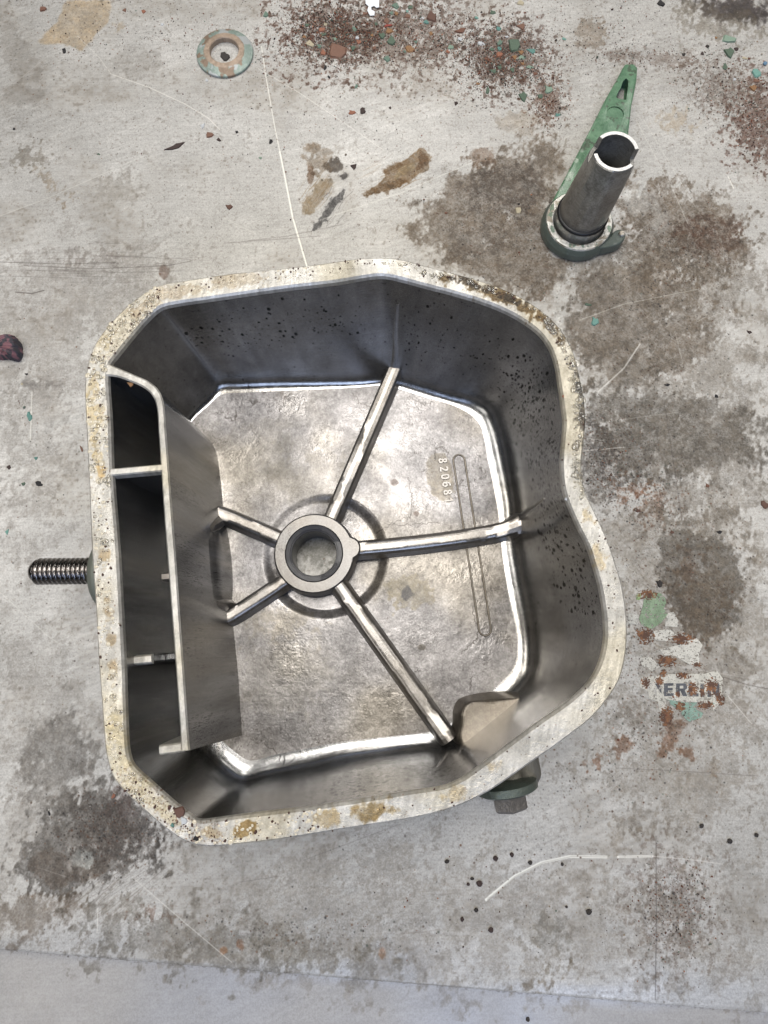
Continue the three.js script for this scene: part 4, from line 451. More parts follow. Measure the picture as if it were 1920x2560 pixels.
function whereabouts(u, v) {
  if (v < 330 && u >= 700) return u < 930 ? 'in the rust heap beside the cream pebble' : u < 1110 ? 'in the rust heap beside the red paint curl' : u < 1230 ? 'in the thin grit between the two heaps' : u < 1460 ? 'in the grit heap beside the lever tip' : 'in the scatter by the dark oily patch';
  if (v < 300) return 'on the bench near the washer';
  if (v > 2030) return u < 900 ? 'on the bench by the grey stain' : u < 1500 ? 'on clean steel by the long curved scratch' : 'in the dirt specks at the end of the curved scratch';
  if (u < 230) return 'on the bench by the stud side of the cover';
  if (u > 1440) return 'on stained steel beside the waisted side of the cover';
  return 'on clean steel between the washer and the cover';
}
function chipLabel(k, m, u, v, a, b) { const big = Math.max(a, b), size = big >= 24 ? 'large' : big >= 16 ? 'medium' : big >= 11 ? 'small' : 'tiny', shape = big / Math.min(a, b) > 1.45 ? ' long' : ''; return `${size}${shape} ${TINT[m]} ${KIND[k][2].replace('paint ', '').replace('rust ', '')} ${whereabouts(u, v)}`; }
function chip(k, u, v, a, b, { h = 0, label = null, y = null, turn = null } = {}) {
  const kd = KIND[k], m = PAL[k][(cr() * PAL[k].length) | 0], pel = (k === 'b' && v > 2000) || k === 'B', g = pel ? PEL[(cr() * 4) | 0] : CHIP[(cr() * 8) | 0], s = M(u, v, h), p = P(u, v, h), mesh = new THREE.Mesh(g, chipMat(...m));
  mesh.name = numbered(kd[0]); const th = pel ? Math.min(a, b) * 0.42 * s : Math.min(0.0011, Math.min(a, b) * 0.16 * s) + 0.0001; mesh.scale.set(a * 0.47 * s, th * 0.8, b * 0.47 * s); mesh.position.set(p.x, h, p.z); mesh.rotation.set(0, turn ?? (cr() - 0.5) * 0.9, 0); mesh.castShadow = mesh.receiveShadow = true; scene.add(mesh);
  return tag(mesh, label || (kd[3] ? chipLabel(k, m[0], u, v, a, b) : kd[1]), kd[2], label ? undefined : kd[3] || undefined);
}
const list = { g: [[768, 64, 13, 13], [808, 87, 20, 11], [838, 98, 13, 13], [885, 73, 13, 15], [955, 89, 17, 20], [967, 146, 24, 20], [883, 120, 16, 14], [797, 116, 14, 12], [988, 14, 26, 20], [979, 33, 14, 14], [1026, 18, 16, 12], [891, 215, 9, 15], [1307, 145, 26, 15], [1231, 125, 20, 12], [1250, 106, 15, 20], [1125, 118, 22, 15], [1234, 178, 24, 14], [1249, 169, 13, 11], [1327, 169, 28, 11], [1280, 175, 11, 15], [1220, 228, 13, 28], [1307, 241, 19, 33], [1371, 224, 24, 22], [1350, 241, 14, 14], [1232, 31, 18, 12], [1812, 168, 14, 26], [666, 38, 18, 22], [246, 385, 13, 6], [1470, 762, 22, 10], [651, 395, 8, 8], [58, 1210, 11, 9], [940, 60, 10, 9], [1040, 105, 12, 10], [1012, 130, 10, 9]],
  t: [[1067, 57, 21, 14], [1246, 72, 14, 12], [1191, 45, 13, 10], [1330, 128, 30, 16], [1248, 122, 14, 12], [1394, 287, 17, 10], [1410, 98, 14, 10], [1019, 29, 10, 9], [90, 1146, 13, 10], [18, 1330, 11, 16], [432, 2064, 14, 12]],
  r: [[966, 52, 18, 22], [912, 35, 14, 13], [1304, 67, 28, 20], [1151, 77, 28, 15], [1891, 203, 21, 14], [110, 23, 26, 18], [573, 517, 17, 16], [205, 1123, 8, 24], [312, 26, 12, 12], [1770, 1215, 14, 12], [1910, 1262, 22, 20], [1595, 1276, 16, 10], [1018, 40, 20, 16], [1115, 533, 10, 8], [870, 60, 12, 10], [850, 40, 12, 11], [780, 90, 14, 10], [935, 120, 12, 10], [1215, 148, 14, 10], [1270, 158, 14, 11], [1340, 185, 18, 11], [1680, 1330, 12, 9]],
  o: [[807, 75, 25, 16], [808, 133, 18, 22], [897, 105, 14, 13], [930, 89, 11, 12], [973, 77, 22, 18], [1023, 123, 30, 19], [992, 35, 14, 15], [1077, 84, 12, 11], [1251, 137, 24, 18], [1286, 143, 12, 16], [1302, 131, 14, 14], [1307, 159, 13, 9], [1119, 130, 14, 12], [1195, 210, 13, 9], [1882, 220, 18, 20], [359, 29, 11, 12], [1791, 95, 9, 8], [284, 1989, 10, 14], [880, 281, 22, 13], [760, 92, 14, 11]],
  w: [[892, 94, 14, 12], [1056, 46, 14, 9], [1201, 109, 21, 11], [1149, 98, 13, 11], [1266, 92, 12, 6], [405, 61, 9, 8], [507, 315, 13, 17], [1836, 198, 10, 8], [516, 200, 9, 11]], c: [[814, 61, 12, 10], [1300, 7, 24, 18], [1862, 146, 19, 9], [55, 960 + 0, 8, 6]],
  b: [[1117, 2153, 12, 11], [1238, 2145, 14, 13], [1279, 2136, 11, 12], [1325, 2156, 12, 11], [1198, 2208, 17, 15], [1190, 2274, 12, 11], [1155, 2297, 10, 12], [1227, 2324, 14, 13], [1471, 2278, 16, 14], [1319, 2547, 11, 12], [1753, 2064, 12, 12], [1823, 2102, 14, 13], [1890, 2087, 11, 11], [1180, 2196, 10, 9], [1170, 2210, 9, 8], [1768, 116, 11, 9], [1756, 134, 11, 12], [1709, 136, 12, 9], [1840, 123, 12, 11], [906, 277, 18, 18], [547, 350, 15, 12], [1140, 258, 9, 14], [22, 1167, 15, 13], [885, 417, 19, 19], [1873, 830, 13, 9], [975, 269, 9, 9], [1405, 2160, 8, 9], [1648, 1458, 18, 20]],
  k: [[813, 168, 9, 17], [160, 127, 10, 17], [677, 353, 11, 15], [592, 330, 8, 9], [96, 1209, 24, 12], [36, 323, 9, 9], [1652, 10, 24, 22], [1535, 1432, 12, 9], [1668, 962, 14, 8], [1798, 1330, 14, 10], [66, 935, 9, 6], [124, 2034, 8, 16], [1790, 990, 12, 12], [822, 193, 7, 10]] };
for (const [k, a] of Object.entries(list)) for (const c of a) { if (k === 't' && c[0] === 432) { chip(k, ...c, { h: HR + 0.0001, label: 'tiny teal paint chip on the corner of the pale rim' }); continue; } chip(k, ...c); }
chip('R', 973, 64, 32, 8); chip('B', 1911, 160, 11, 11);
chip('r', 842, 128, 50, 46, { label: 'largest jagged brown rust flake at the edge of the heap' }); chip('r', 1077, 41, 32, 38, { label: 'large reddish rust flake beside a teal paint chip' });
chip('c', 775, 111, 30, 22, { label: 'pale cream pebble at the edge of the rust heap' }); chip('g', 978, 104, 26, 36, { label: 'mottled olive green flake under the red paint curl' }); chip('g', 1284, 113, 32, 42, { label: 'large rounded grey green paint blister in the grit' });
chip('g', 1822, 100, 44, 28, { label: 'large leaf shaped dark green flake beside the oily patch' }); chip('g', 1822, 131, 24, 34, { label: 'upright green flake touching the leaf shaped green flake' }); chip('t', 1889, 183, 27, 24, { label: 'round mint flake above two orange red flakes' });
chip('r', 527, 338, 28, 20, { label: 'brick red flake between the washer and the cover, beside a white flake' }); chip('b', 437, 367, 50, 15, { label: 'long flat brown scale lying alone on clean steel' }); chip('t', 1487, 803, 22, 24, { label: 'square teal paint block on the brown stain beside the cover' }); chip('c', 1295, 526, 16, 20, { label: 'tan pebble on the brown stain beside the lever' }); chip('t', 73, 1041, 15, 24, { label: 'teal flake on a white scratch beside the cover', turn: 0.2 });
chip('b', 561, 142, 27, 26, { label: 'jagged brown crumb lying inside the washer' }); chip('o', 327, 961, 22, 14, { h: HR - 0.0019, label: 'orange brown flake on the partition edge' }); chip('r', 448, 2030, 30, 28, { h: HR, label: 'crusty rust lump on the corner of the pale rim' }); chip('w', 462, 2052, 22, 26, { h: HR, label: 'grey white crumb on the corner of the pale rim' }); chip('k', 492, 2098, 22, 14, { h: HR, label: 'black crumb on the rounded corner of the rim' }); chip('w', 1415, 1248, 9, 10, { h: HR, label: 'small bluish white crumb on the waist of the rim' }); chip('o', 1408, 991, 7, 10, { h: HR, label: 'tiny orange crumb on the wet side of the rim' });
// strip of white plastic at the far edge
{
  const l = [[912, -30], [948, -30], [948, 18], [941, 19], [935, 14], [928, 18], [928, 24], [937, 29], [936, 38], [925, 39], [918, 26], [921, 15], [914, 9]], b = poly(l), t = poly(l, 0.0009);
  top('plastic_scrap', scatterUV(prism(b, t, 0.0002)), new THREE.MeshStandardMaterial({ name: 'white_plastic', color: new THREE.Color(0.72, 0.74, 0.77), roughness: 0.4 }), 'torn piece of white plastic lying on the rust heap', 'plastic scrap');
}
// rusty lump cut off by the picture's edge
{
  const l = [[-70, 848], [0, 850], [26, 846], [42, 848], [54, 858], [58, 878], [56, 896], [48, 904], [20, 900], [-70, 894]], c0 = new THREE.CatmullRomCurve3(poly(l), true, 'centripetal').getPoints(60).slice(0, 60), c = P(-10, 875), rings = [];
  for (const [k, y] of [[1.0, 0], [1.02, 0.002], [0.97, 0.0042], [0.86, 0.0056], [0.6, 0.0062], [0.2, 0.0064]]) rings.push(c0.map((p, i) => { const q = c.clone().lerp(p, k); const n = (noise(p.x * 700 + y * 300, p.z * 700) - 0.5); q.y = Math.max(0, y + n * 0.0014 * (y > 0 ? 1 : 0)); q.x += n * 0.0008; q.z += (noise(p.z * 900, p.x * 900 + y * 500) - 0.5) * 0.0012; return q; }));
  const s = new Sheet(-0.26, -0.12, 0.08, 0.06, 320, 240); s.fill((x, z) => { const a = fbm(x * 300, z * 300, 4), b = fbm(x * 120 + 5, z * 120, 3); const d = sstep(0.5, 0.62, a); return [lerp(120, 58, d), lerp(80, 52, d) + b * 8, lerp(84, 56, d) + b * 14]; }); s.flush();
  top('rusty_lump', planarUV(crease(merge([loft(rings), fan(rings[5])]), 0.7), s), new THREE.MeshStandardMaterial({ name: 'purple_rust', map: canvasTex(s.c), roughness: 0.6, metalness: 0.2, bumpMap: bump(4), bumpScale: 0.0006 }), 'purplish rusty metal lump on the bench opposite the stud side', 'rusty lump');
}
// grit: far too much to count
{
  const g = new THREE.IcosahedronGeometry(1, 0), r = rng(5), spots = [[810, 70, 100, 70, 4200], [880, 110, 130, 60, 3200], [1010, 60, 150, 70, 2600], [1265, 140, 100, 80, 3600], [1150, 120, 130, 60, 1800], [1370, 250, 45, 70, 900], [1240, 210, 110, 60, 700], [1890, 300, 60, 110, 1500], [1800, 220, 110, 90, 900], [1500, 90, 160, 90, 500], [1600, 140, 200, 30, 500], [400, 70, 300, 90, 500], [700, 150, 200, 150, 500], [1690, 2270, 90, 130, 500], [1500, 1150, 70, 120, 300], [1640, 1780, 150, 220, 450], [1500, 620, 260, 160, 350], [960, 400, 600, 260, 500], [1560, 1300, 200, 120, 250], [100, 1100, 90, 300, 100], [1400, 2250, 400, 150, 220]];
  const N = spots.reduce((s, a) => s + a[4], 0), im = new THREE.InstancedMesh(g, new THREE.MeshStandardMaterial({ name: 'rust_grit', roughness: 0.75 }), N), m = new THREE.Matrix4(), q = new THREE.Quaternion(), col = new THREE.Color(), pal = [[80, 46, 34], [98, 56, 40], [60, 40, 34], [44, 38, 36], [116, 70, 50], [74, 80, 70], [138, 124, 106], [58, 44, 38], [50, 42, 38], [92, 56, 40], [78, 48, 36], [96, 110, 98], [140, 92, 66]]; let n = 0;
  for (const [cu, cv, su, sv, c] of spots) for (let i = 0; i < c; i++) { const ga = () => (r() + r() + r() - 1.5) / 0.9, p = P(cu + ga() * su, cv + ga() * sv), s = 0.0001 + r() * r() * 0.00036 + (r() < 0.02 ? 0.0004 * r() : 0); q.setFromEuler(new THREE.Euler(r() * 6, r() * 6, r() * 6)); m.compose(new THREE.Vector3(p.x, s * 0.5, p.z), q, new THREE.Vector3(s * (0.7 + r() * 0.7), s * 0.8, s * (0.7 + r() * 0.7))); im.setMatrixAt(n, m); const k = pal[(r() * pal.length) | 0], f = 0.8 + r() * 0.4; col.setRGB(k[0] / 255 * f, k[1] / 255 * f, k[2] / 255 * f, THREE.SRGBColorSpace); im.setColorAt(n, col); n++; }
  im.name = 'rust_grit'; im.castShadow = im.receiveShadow = true; tag(im, 'brown rust grit and crumbled paint scattered over the bench', 'grit', null, 'stuff'); scene.add(im);
}
// wet beads and grit on the rim
{
  const r = rng(55), cap = new THREE.SphereGeometry(1, 10, 5, 0, 6.2832, 0, 1.5708), beads = [], grit = [], ico = new THREE.IcosahedronGeometry(1, 0), m = new THREE.Matrix4(), q = new THREE.Quaternion();
  const put = (i0, i1, t0, t1, n, a, b, out, geo, flat) => { for (let k = 0; k < n; k++) { const i = Math.round(lerp(i0, i1, r())) % NS, t = lerp(t0, t1, r()), p = RO[i].clone().lerp(RI[i], t), s = a + r() * r() * (b - a); q.setFromAxisAngle(new THREE.Vector3(0, 1, 0), r() * 6.28); m.compose(new THREE.Vector3(p.x, HR - 0.00003 + (flat > 0.6 ? s * 0.4 : 0), p.z), q, new THREE.Vector3(s * (0.8 + r() * 0.8), s * flat, s * (0.8 + r() * 0.5))); out.push(geo.clone().applyMatrix4(m)); } };
  put(560, 630, 0.15, 0.85, 70, 0.0003, 0.0015, beads, cap, 0.4); put(640, 719, 0.1, 0.9, 170, 0.0003, 0.0016, beads, cap, 0.4); put(0, 90, 0.1, 0.6, 40, 0.0002, 0.0006, beads, cap, 0.4); put(90, 180, 0.1, 0.5, 60, 0.0003, 0.0013, beads, cap, 0.4); put(170, 270, 0.06, 0.5, 130, 0.0004, 0.0017, beads, cap, 0.42); put(270, 330, 0.1, 0.7, 26, 0.0002, 0.0007, beads, cap, 0.4); put(540, 640, 0.2, 0.8, 40, 0.0002, 0.0007, beads, cap, 0.4);
  put(0, 200, 0.0, 0.6, 120, 0.0002, 0.0006, grit, ico, 0.8); put(540, 719, 0.05, 0.95, 150, 0.0002, 0.0006, grit, ico, 0.8); put(490, 560, 0.05, 0.95, 60, 0.0002, 0.0007, grit, ico, 0.8); put(200, 490, 0, 1, 50, 0.0002, 0.0005, grit, ico, 0.8);
  const crust = []; put(556, 640, 0.08, 0.7, 120, 0.0003, 0.0011, crust, cap, 0.4); put(640, 719, 0.05, 0.9, 210, 0.0003, 0.0012, crust, cap, 0.4); put(490, 556, 0.1, 0.9, 90, 0.0003, 0.001, crust, cap, 0.4); put(0, 60, 0.1, 0.6, 40, 0.0003, 0.0008, crust, cap, 0.4);
  const cs = part('gasket_residue', merge(crust), new THREE.MeshPhysicalMaterial({ name: 'gasket_residue', color: new THREE.Color(0.56, 0.5, 0.38), roughness: 0.28, clearcoat: 0.6, clearcoatRoughness: 0.08 }), cover, 'shiny cream bumps of gasket residue on the rim'); cs.userData.kind = 'stuff';
  const b = part('oil_beads', merge(beads), new THREE.MeshPhysicalMaterial({ name: 'clear_oil', color: new THREE.Color(0.98, 0.94, 0.84), roughness: 0.03, transmission: 0.9, thickness: 0.001, ior: 1.45 }), cover, 'clear beads of oil and water on the rim'); b.userData.kind = 'stuff';
  const gr = part('rim_grit', merge(grit), chipMat('rim_grit', 70, 46, 38), cover, 'dark crumbs stuck to the rim'); gr.userData.kind = 'stuff';
}

// ---------------------------------------------------------------- washer
{
  const c = P(563, 136), s = M(563, 136), R = 71 * s, r = 36 * s, H = 0.0032, pr = [[r, 0], [r, H - 0.0004], [r + 0.0004, H], [r + 0.0030, H + 0.0001], [r + 0.0036, H - 0.0003], [R - 0.0012, 0.0019], [R - 0.0003, 0.0014], [R, 0.0008], [R - 0.0002, 0.0], [r, 0]];
  const sh = new Sheet(c.x - 0.02, c.z - 0.02, 0.04, 0.04, 320, 320);
  sh.fill((x, z) => { const d = Math.hypot(x - c.x, z - c.z), a = fbm(x * 240, z * 240, 4), b = fbm(x * 700, z * 700 + 4, 3), inner = sstep(r + 0.0038, r + 0.0030, d + (a - 0.5) * 0.0014); let col = [118 + b * 40, 134 + b * 36, 126 + b * 36]; const tan = [134 + b * 46, 118 + b * 42, 102 + b * 40]; const w = sstep(0.56, 0.62, fbm(x * 170 + 9, z * 170, 3)), rs = sstep(0.58, 0.66, fbm(x * 210 + 50, z * 210 + 20, 3)); col = col.map((v, i) => lerp(v, [180, 182, 184][i], w * 0.8)); col = col.map((v, i) => lerp(v, [132, 108, 90][i], rs * 0.85)); return col.map((v, i) => lerp(v, tan[i], inner)); }); sh.flush();
  const g = new THREE.LatheGeometry(pr.map(([x, y]) => new THREE.Vector2(x, y)), 72); g.translate(c.x, 0, c.z);
  top('washer', planarUV(crease(g, 0.5), sh), new THREE.MeshStandardMaterial({ name: 'chipped_washer', map: canvasTex(sh.c), roughness: 0.42, metalness: 0.25, bumpMap: bump(6), bumpScale: 0.0002 }), 'flat round washer with chipped pale green paint and rust', 'washer');
}

// ---------------------------------------------------------------- lever with its tube
{
  const lever = thing('green_lever', 'green painted lever with an upright steel tube and bright collar', 'lever');
  const Z = ([a, b]) => [1300 + a / 3.95, 120 + b / 3.95], AH = 0.0072;
  const paint = new Sheet(-0.02, -0.40, 0.24, 0.24, 900, 900); paint.fill((x, z) => { const a = fbm(x * 160, z * 160, 4), b = fbm(x * 600, z * 600, 3); let c = [88 + (a - 0.5) * 36 + (b - 0.5) * 30, 124 + (a - 0.5) * 36 + (b - 0.5) * 30, 96 + (a - 0.5) * 32 + (b - 0.5) * 28]; const w = sstep(0.66, 0.72, fbm(x * 330 + 8, z * 330, 3)); return c.map((v, i) => lerp(v, [66, 72, 60][i], w * 0.6)); });
  for (const [u, v, q] of [[1440, 400, 8], [1420, 440, 14], [1402, 470, 10], [1456, 376, 7], [1540, 196, 5], [1490, 312, 5]]) paint.patch(blob(u, v, q, q * 0.8, AH), [168, 178, 166], 0.8, { soft: 0.0008, ragged: 1, grain: 0.5 });
  paint.flush();
  const lm = new THREE.MeshPhysicalMaterial({ name: 'wet_green_paint', map: canvasTex(paint.c), roughness: 0.36, clearcoat: 0.5, clearcoatRoughness: 0.15, bumpMap: bump(20), bumpScale: 0.0005 });
  const arm = [[1045, 158], [1128, 158], [1158, 195], [1152, 300], [1128, 430], [1100, 560], [1078, 760], [1062, 900], [1000, 1180], [900, 1500], [700, 1620], [520, 1700], [300, 1560], [372, 1420], [500, 1180], [700, 800], [850, 500], [960, 310], [1018, 195]];
  const hole = [[938, 492], [985, 380], [1010, 318], [1048, 288], [1078, 312], [1084, 350], [1066, 480], [1058, 522], [1020, 520]];
  const sh = new THREE.Shape(arm.map((p) => { const w = P(...Z(p), AH); return new THREE.Vector2(w.x, -w.z); })); const hp = new THREE.CatmullRomCurve3(hole.map((p) => { const w = P(...Z(p), AH); return new THREE.Vector3(w.x, -w.z, 0); }), true, 'centripetal').getPoints(30).map((p) => new THREE.Vector2(p.x, p.y)); sh.holes.push(new THREE.Path(hp));
  const pc = P(...Z([940, 650]), AH), pm = 98 / 3.95 * M(...Z([940, 650]), AH); const ring = new THREE.Path(); ring.absarc(pc.x, -pc.z, pm, 0, Math.PI * 2, true); sh.holes.push(ring);
  const ag = new THREE.ExtrudeGeometry(sh, { depth: AH - 0.0022, bevelEnabled: true, bevelSize: 0.0011, bevelThickness: 0.0011, bevelSegments: 3, bevelOffset: -0.0008, curveSegments: 40 }); ag.translate(0, 0, 0.0011); ag.rotateX(-Math.PI / 2);
  part('arm', planarUV(crease(ag, 0.7), paint), lm, lever);
  const pl = new THREE.LatheGeometry([[0, AH - 0.0005], [pm - 0.0009, AH - 0.0005], [pm - 0.0004, AH - 0.0009], [pm - 0.0003, 0.001]].map(([x, y]) => new THREE.Vector2(x, y)), 48); pl.translate(pc.x, 0, pc.z); part('plug', planarUV(crease(pl, 0.5), paint), lm, lever);
  // collar, neck, ring and tube, all about one upright axis
  const CH = 0.0088, c = P(1449, 551, CH), s = M(1449, 551, CH), RC = 83 * s, lathe = (pr, n = 72) => { const g = new THREE.LatheGeometry(pr.map(([x, y]) => new THREE.Vector2(x, y)), n); g.translate(c.x, 0, c.z); return g; };
  const wc = document.createElement('canvas'); wc.width = wc.height = 256; { const x = wc.getContext('2d'), im = x.createImageData(256, 256); for (let j = 0; j < 256; j++) for (let i = 0; i < 256; i++) { const a = fbm(i * 0.03, j * 0.03, 4), b = fbm(i * 0.11 + 9, j * 0.11, 3), d = sstep(0.52, 0.66, a), e = sstep(0.6, 0.7, fbm(i * 0.05 + 90, j * 0.05, 3)), o = 4 * (j * 256 + i); const c = [204, 202, 196].map((v, n) => lerp(lerp(v + (b - 0.5) * 60, [128, 118, 104][n], d * 0.75), [86, 108, 92][n], e * 0.7)); im.data[o] = c[0]; im.data[o + 1] = c[1]; im.data[o + 2] = c[2]; im.data[o + 3] = 255; } x.putImageData(im, 0, 0); } const wornTex = canvasTex(wc, true, true); wornTex.repeat.set(1.6, 1.6);
  const dkGreen = new THREE.MeshPhysicalMaterial({ name: 'dark_green_paint', color: new THREE.Color(0.08, 0.10, 0.085), roughness: 0.4, clearcoat: 0.4, bumpMap: bump(4), bumpScale: 0.0004 });
  part('collar', scatterUV(crease(lathe([[0, 0], [RC + 0.0002, 0], [RC + 0.0016, 0.0012], [RC + 0.0016, 0.0052], [RC + 0.0006, 0.0072], [RC, CH - 0.0008]]), 0.5)), dkGreen, lever, 'dark green side of the collar');
  const bright = new THREE.MeshPhysicalMaterial({ name: 'bright_worn_metal', map: wornTex, color: new THREE.Color(1, 1, 1), metalness: 0.6, roughness: 0.36, clearcoat: 0.3, clearcoatRoughness: 0.15, bumpMap: bump(3), bumpScale: 0.0003 });
  part('collar_face', scatterUV(crease(lathe([[RC, CH - 0.0008], [RC - 0.0004, CH - 0.0001], [RC - 0.0012, CH], [RC - 0.0036, CH - 0.0004], [RC - 0.0046, CH - 0.0016], [RC - 0.0052, CH - 0.003]]), 0.5)), bright, lever);
  const tubeMat = new THREE.MeshPhysicalMaterial({ name: 'ground_steel_tube', color: new THREE.Color(0.92, 0.97, 1.0), map: grime, metalness: 0.7, roughness: 0.34 });
  const R0 = 61.5 * M(1467, 528, 0.016), H0 = 0.0148, H1 = 0.0560, lean = (() => { const w = P(1540.5, 378, H1); return new THREE.Vector2((w.x - c.x) / (H1 - H0), (w.z - c.z) / (H1 - H0)); })(), R1 = 58.5 * M(1540, 378, H1);
  part('neck', scatterUV(crease(lathe([[RC - 0.0051, CH - 0.0032], [R0 + 0.0004, CH - 0.0012], [R0 - 0.0002, H0 - 0.0008], [R0 - 0.0012, H0 - 0.0004], [R0 - 0.0012, H0 + 0.0016]]), 0.6)), tubeMat, lever);
  const o = new THREE.TorusGeometry(R0 - 0.0005, 0.0013, 14, 72); o.rotateX(Math.PI / 2); o.translate(c.x, H0 + 0.0006, c.z); part('sealing_ring', scatterUV(o), new THREE.MeshPhysicalMaterial({ name: 'black_rubber', color: new THREE.Color(0.006, 0.006, 0.007), roughness: 0.45, bumpMap: bump(2), bumpScale: 0.00003 }), lever, 'black rubber sealing ring round the foot of the tube');
  // the tube with two slots across its mouth
  const at = (t, r, y) => { const k = y - H0; return new THREE.Vector3(c.x + lean.x * k + r * Math.cos(t), y, c.z + lean.y * k + r * Math.sin(t)); }, rad = (y) => lerp(R0, R1, (y - H0) / (H1 - H0)), wt = 0.0021, solids = [];
  const sector = (t0, t1, yTop, n) => { const rings = []; for (let i = 0; i <= n; i++) { const t = lerp(t0, t1, i / n), yb = H0 + 0.001; rings.push([at(t, rad(yb) - 0.0003, yb), at(t, rad(yb + 0.0006), yb + 0.0006), ...[0.3, 0.6].map((k) => at(t, rad(lerp(yb, yTop, k)), lerp(yb, yTop, k))), at(t, rad(yTop), yTop - 0.0005), at(t, rad(yTop) - 0.0004, yTop), at(t, rad(yTop) - wt, yTop), at(t, rad(yTop) - wt, yTop - 0.02), at(t, rad(yb) - wt, yb)]); } solids.push(loft(rings), fan(rings[0]), fan(rings[n])); };
  const D = Math.PI / 180, SL = 0.0058; sector(-133 * D, -6 * D, H1, 50); sector(-6 * D, 46 * D, H1 - SL, 20); sector(46 * D, 173 * D, H1, 50); sector(173 * D, 227 * D, H1 - SL, 20);
  const tube = part('tube', scatterUV(crease(merge(solids), 0.55)), tubeMat, lever, 'dark steel tube with two slots cut across its mouth');
  const cut = new THREE.MeshPhysicalMaterial({ name: 'machined_end', color: new THREE.Color(0.74, 0.73, 0.71), metalness: 0.5, roughness: 0.4, bumpMap: bump(4), bumpScale: 0.0002 });
  const endArc = (t0, t1, y) => { const a = [], b = []; for (let i = 0; i <= 40; i++) { const t = lerp(t0, t1, i / 40); a.push(at(t, rad(y) - 0.00035, y + 0.00006)); b.push(at(t, rad(y) - wt + 0.00005, y + 0.00006)); } return loft([a, b, b.map((p) => p.clone().setY(y - 0.0001)), a.map((p) => p.clone().setY(y - 0.0001)), a], { closed: false }); };
  part('machined_end', scatterUV(crease(merge([endArc(-132 * D, -7 * D, H1), endArc(47 * D, 172 * D, H1)]), 0.5)), cut, tube);
  const lug = [[780, 1960], [900, 1850], [940, 1800], [1000, 1786], [1046, 1826], [1030, 1890], [980, 1935], [920, 1955], [840, 1975], [700, 1970]], LH = 0.0074, lp = (h) => new THREE.CatmullRomCurve3(lug.map((p) => P(...Z(p), LH)), true, 'centripetal').getPoints(50).slice(0, 50).map((p) => p.setY(h));
  part('lug', scatterUV(prism(lp(0.001), lp(LH), 0.0012)), dkGreen, lever);
  const pn = P(...Z([1008, 1828]), LH + 0.001), pin = new THREE.LatheGeometry([[0.0017, -0.006], [0.0017, 0.0008], [0.0013, 0.0013], [0, 0.0015]].map(([x, y]) => new THREE.Vector2(x, y)), 24); pin.translate(pn.x, LH, pn.z); part('pin', scatterUV(crease(pin, 0.5)), bright, lever);
}

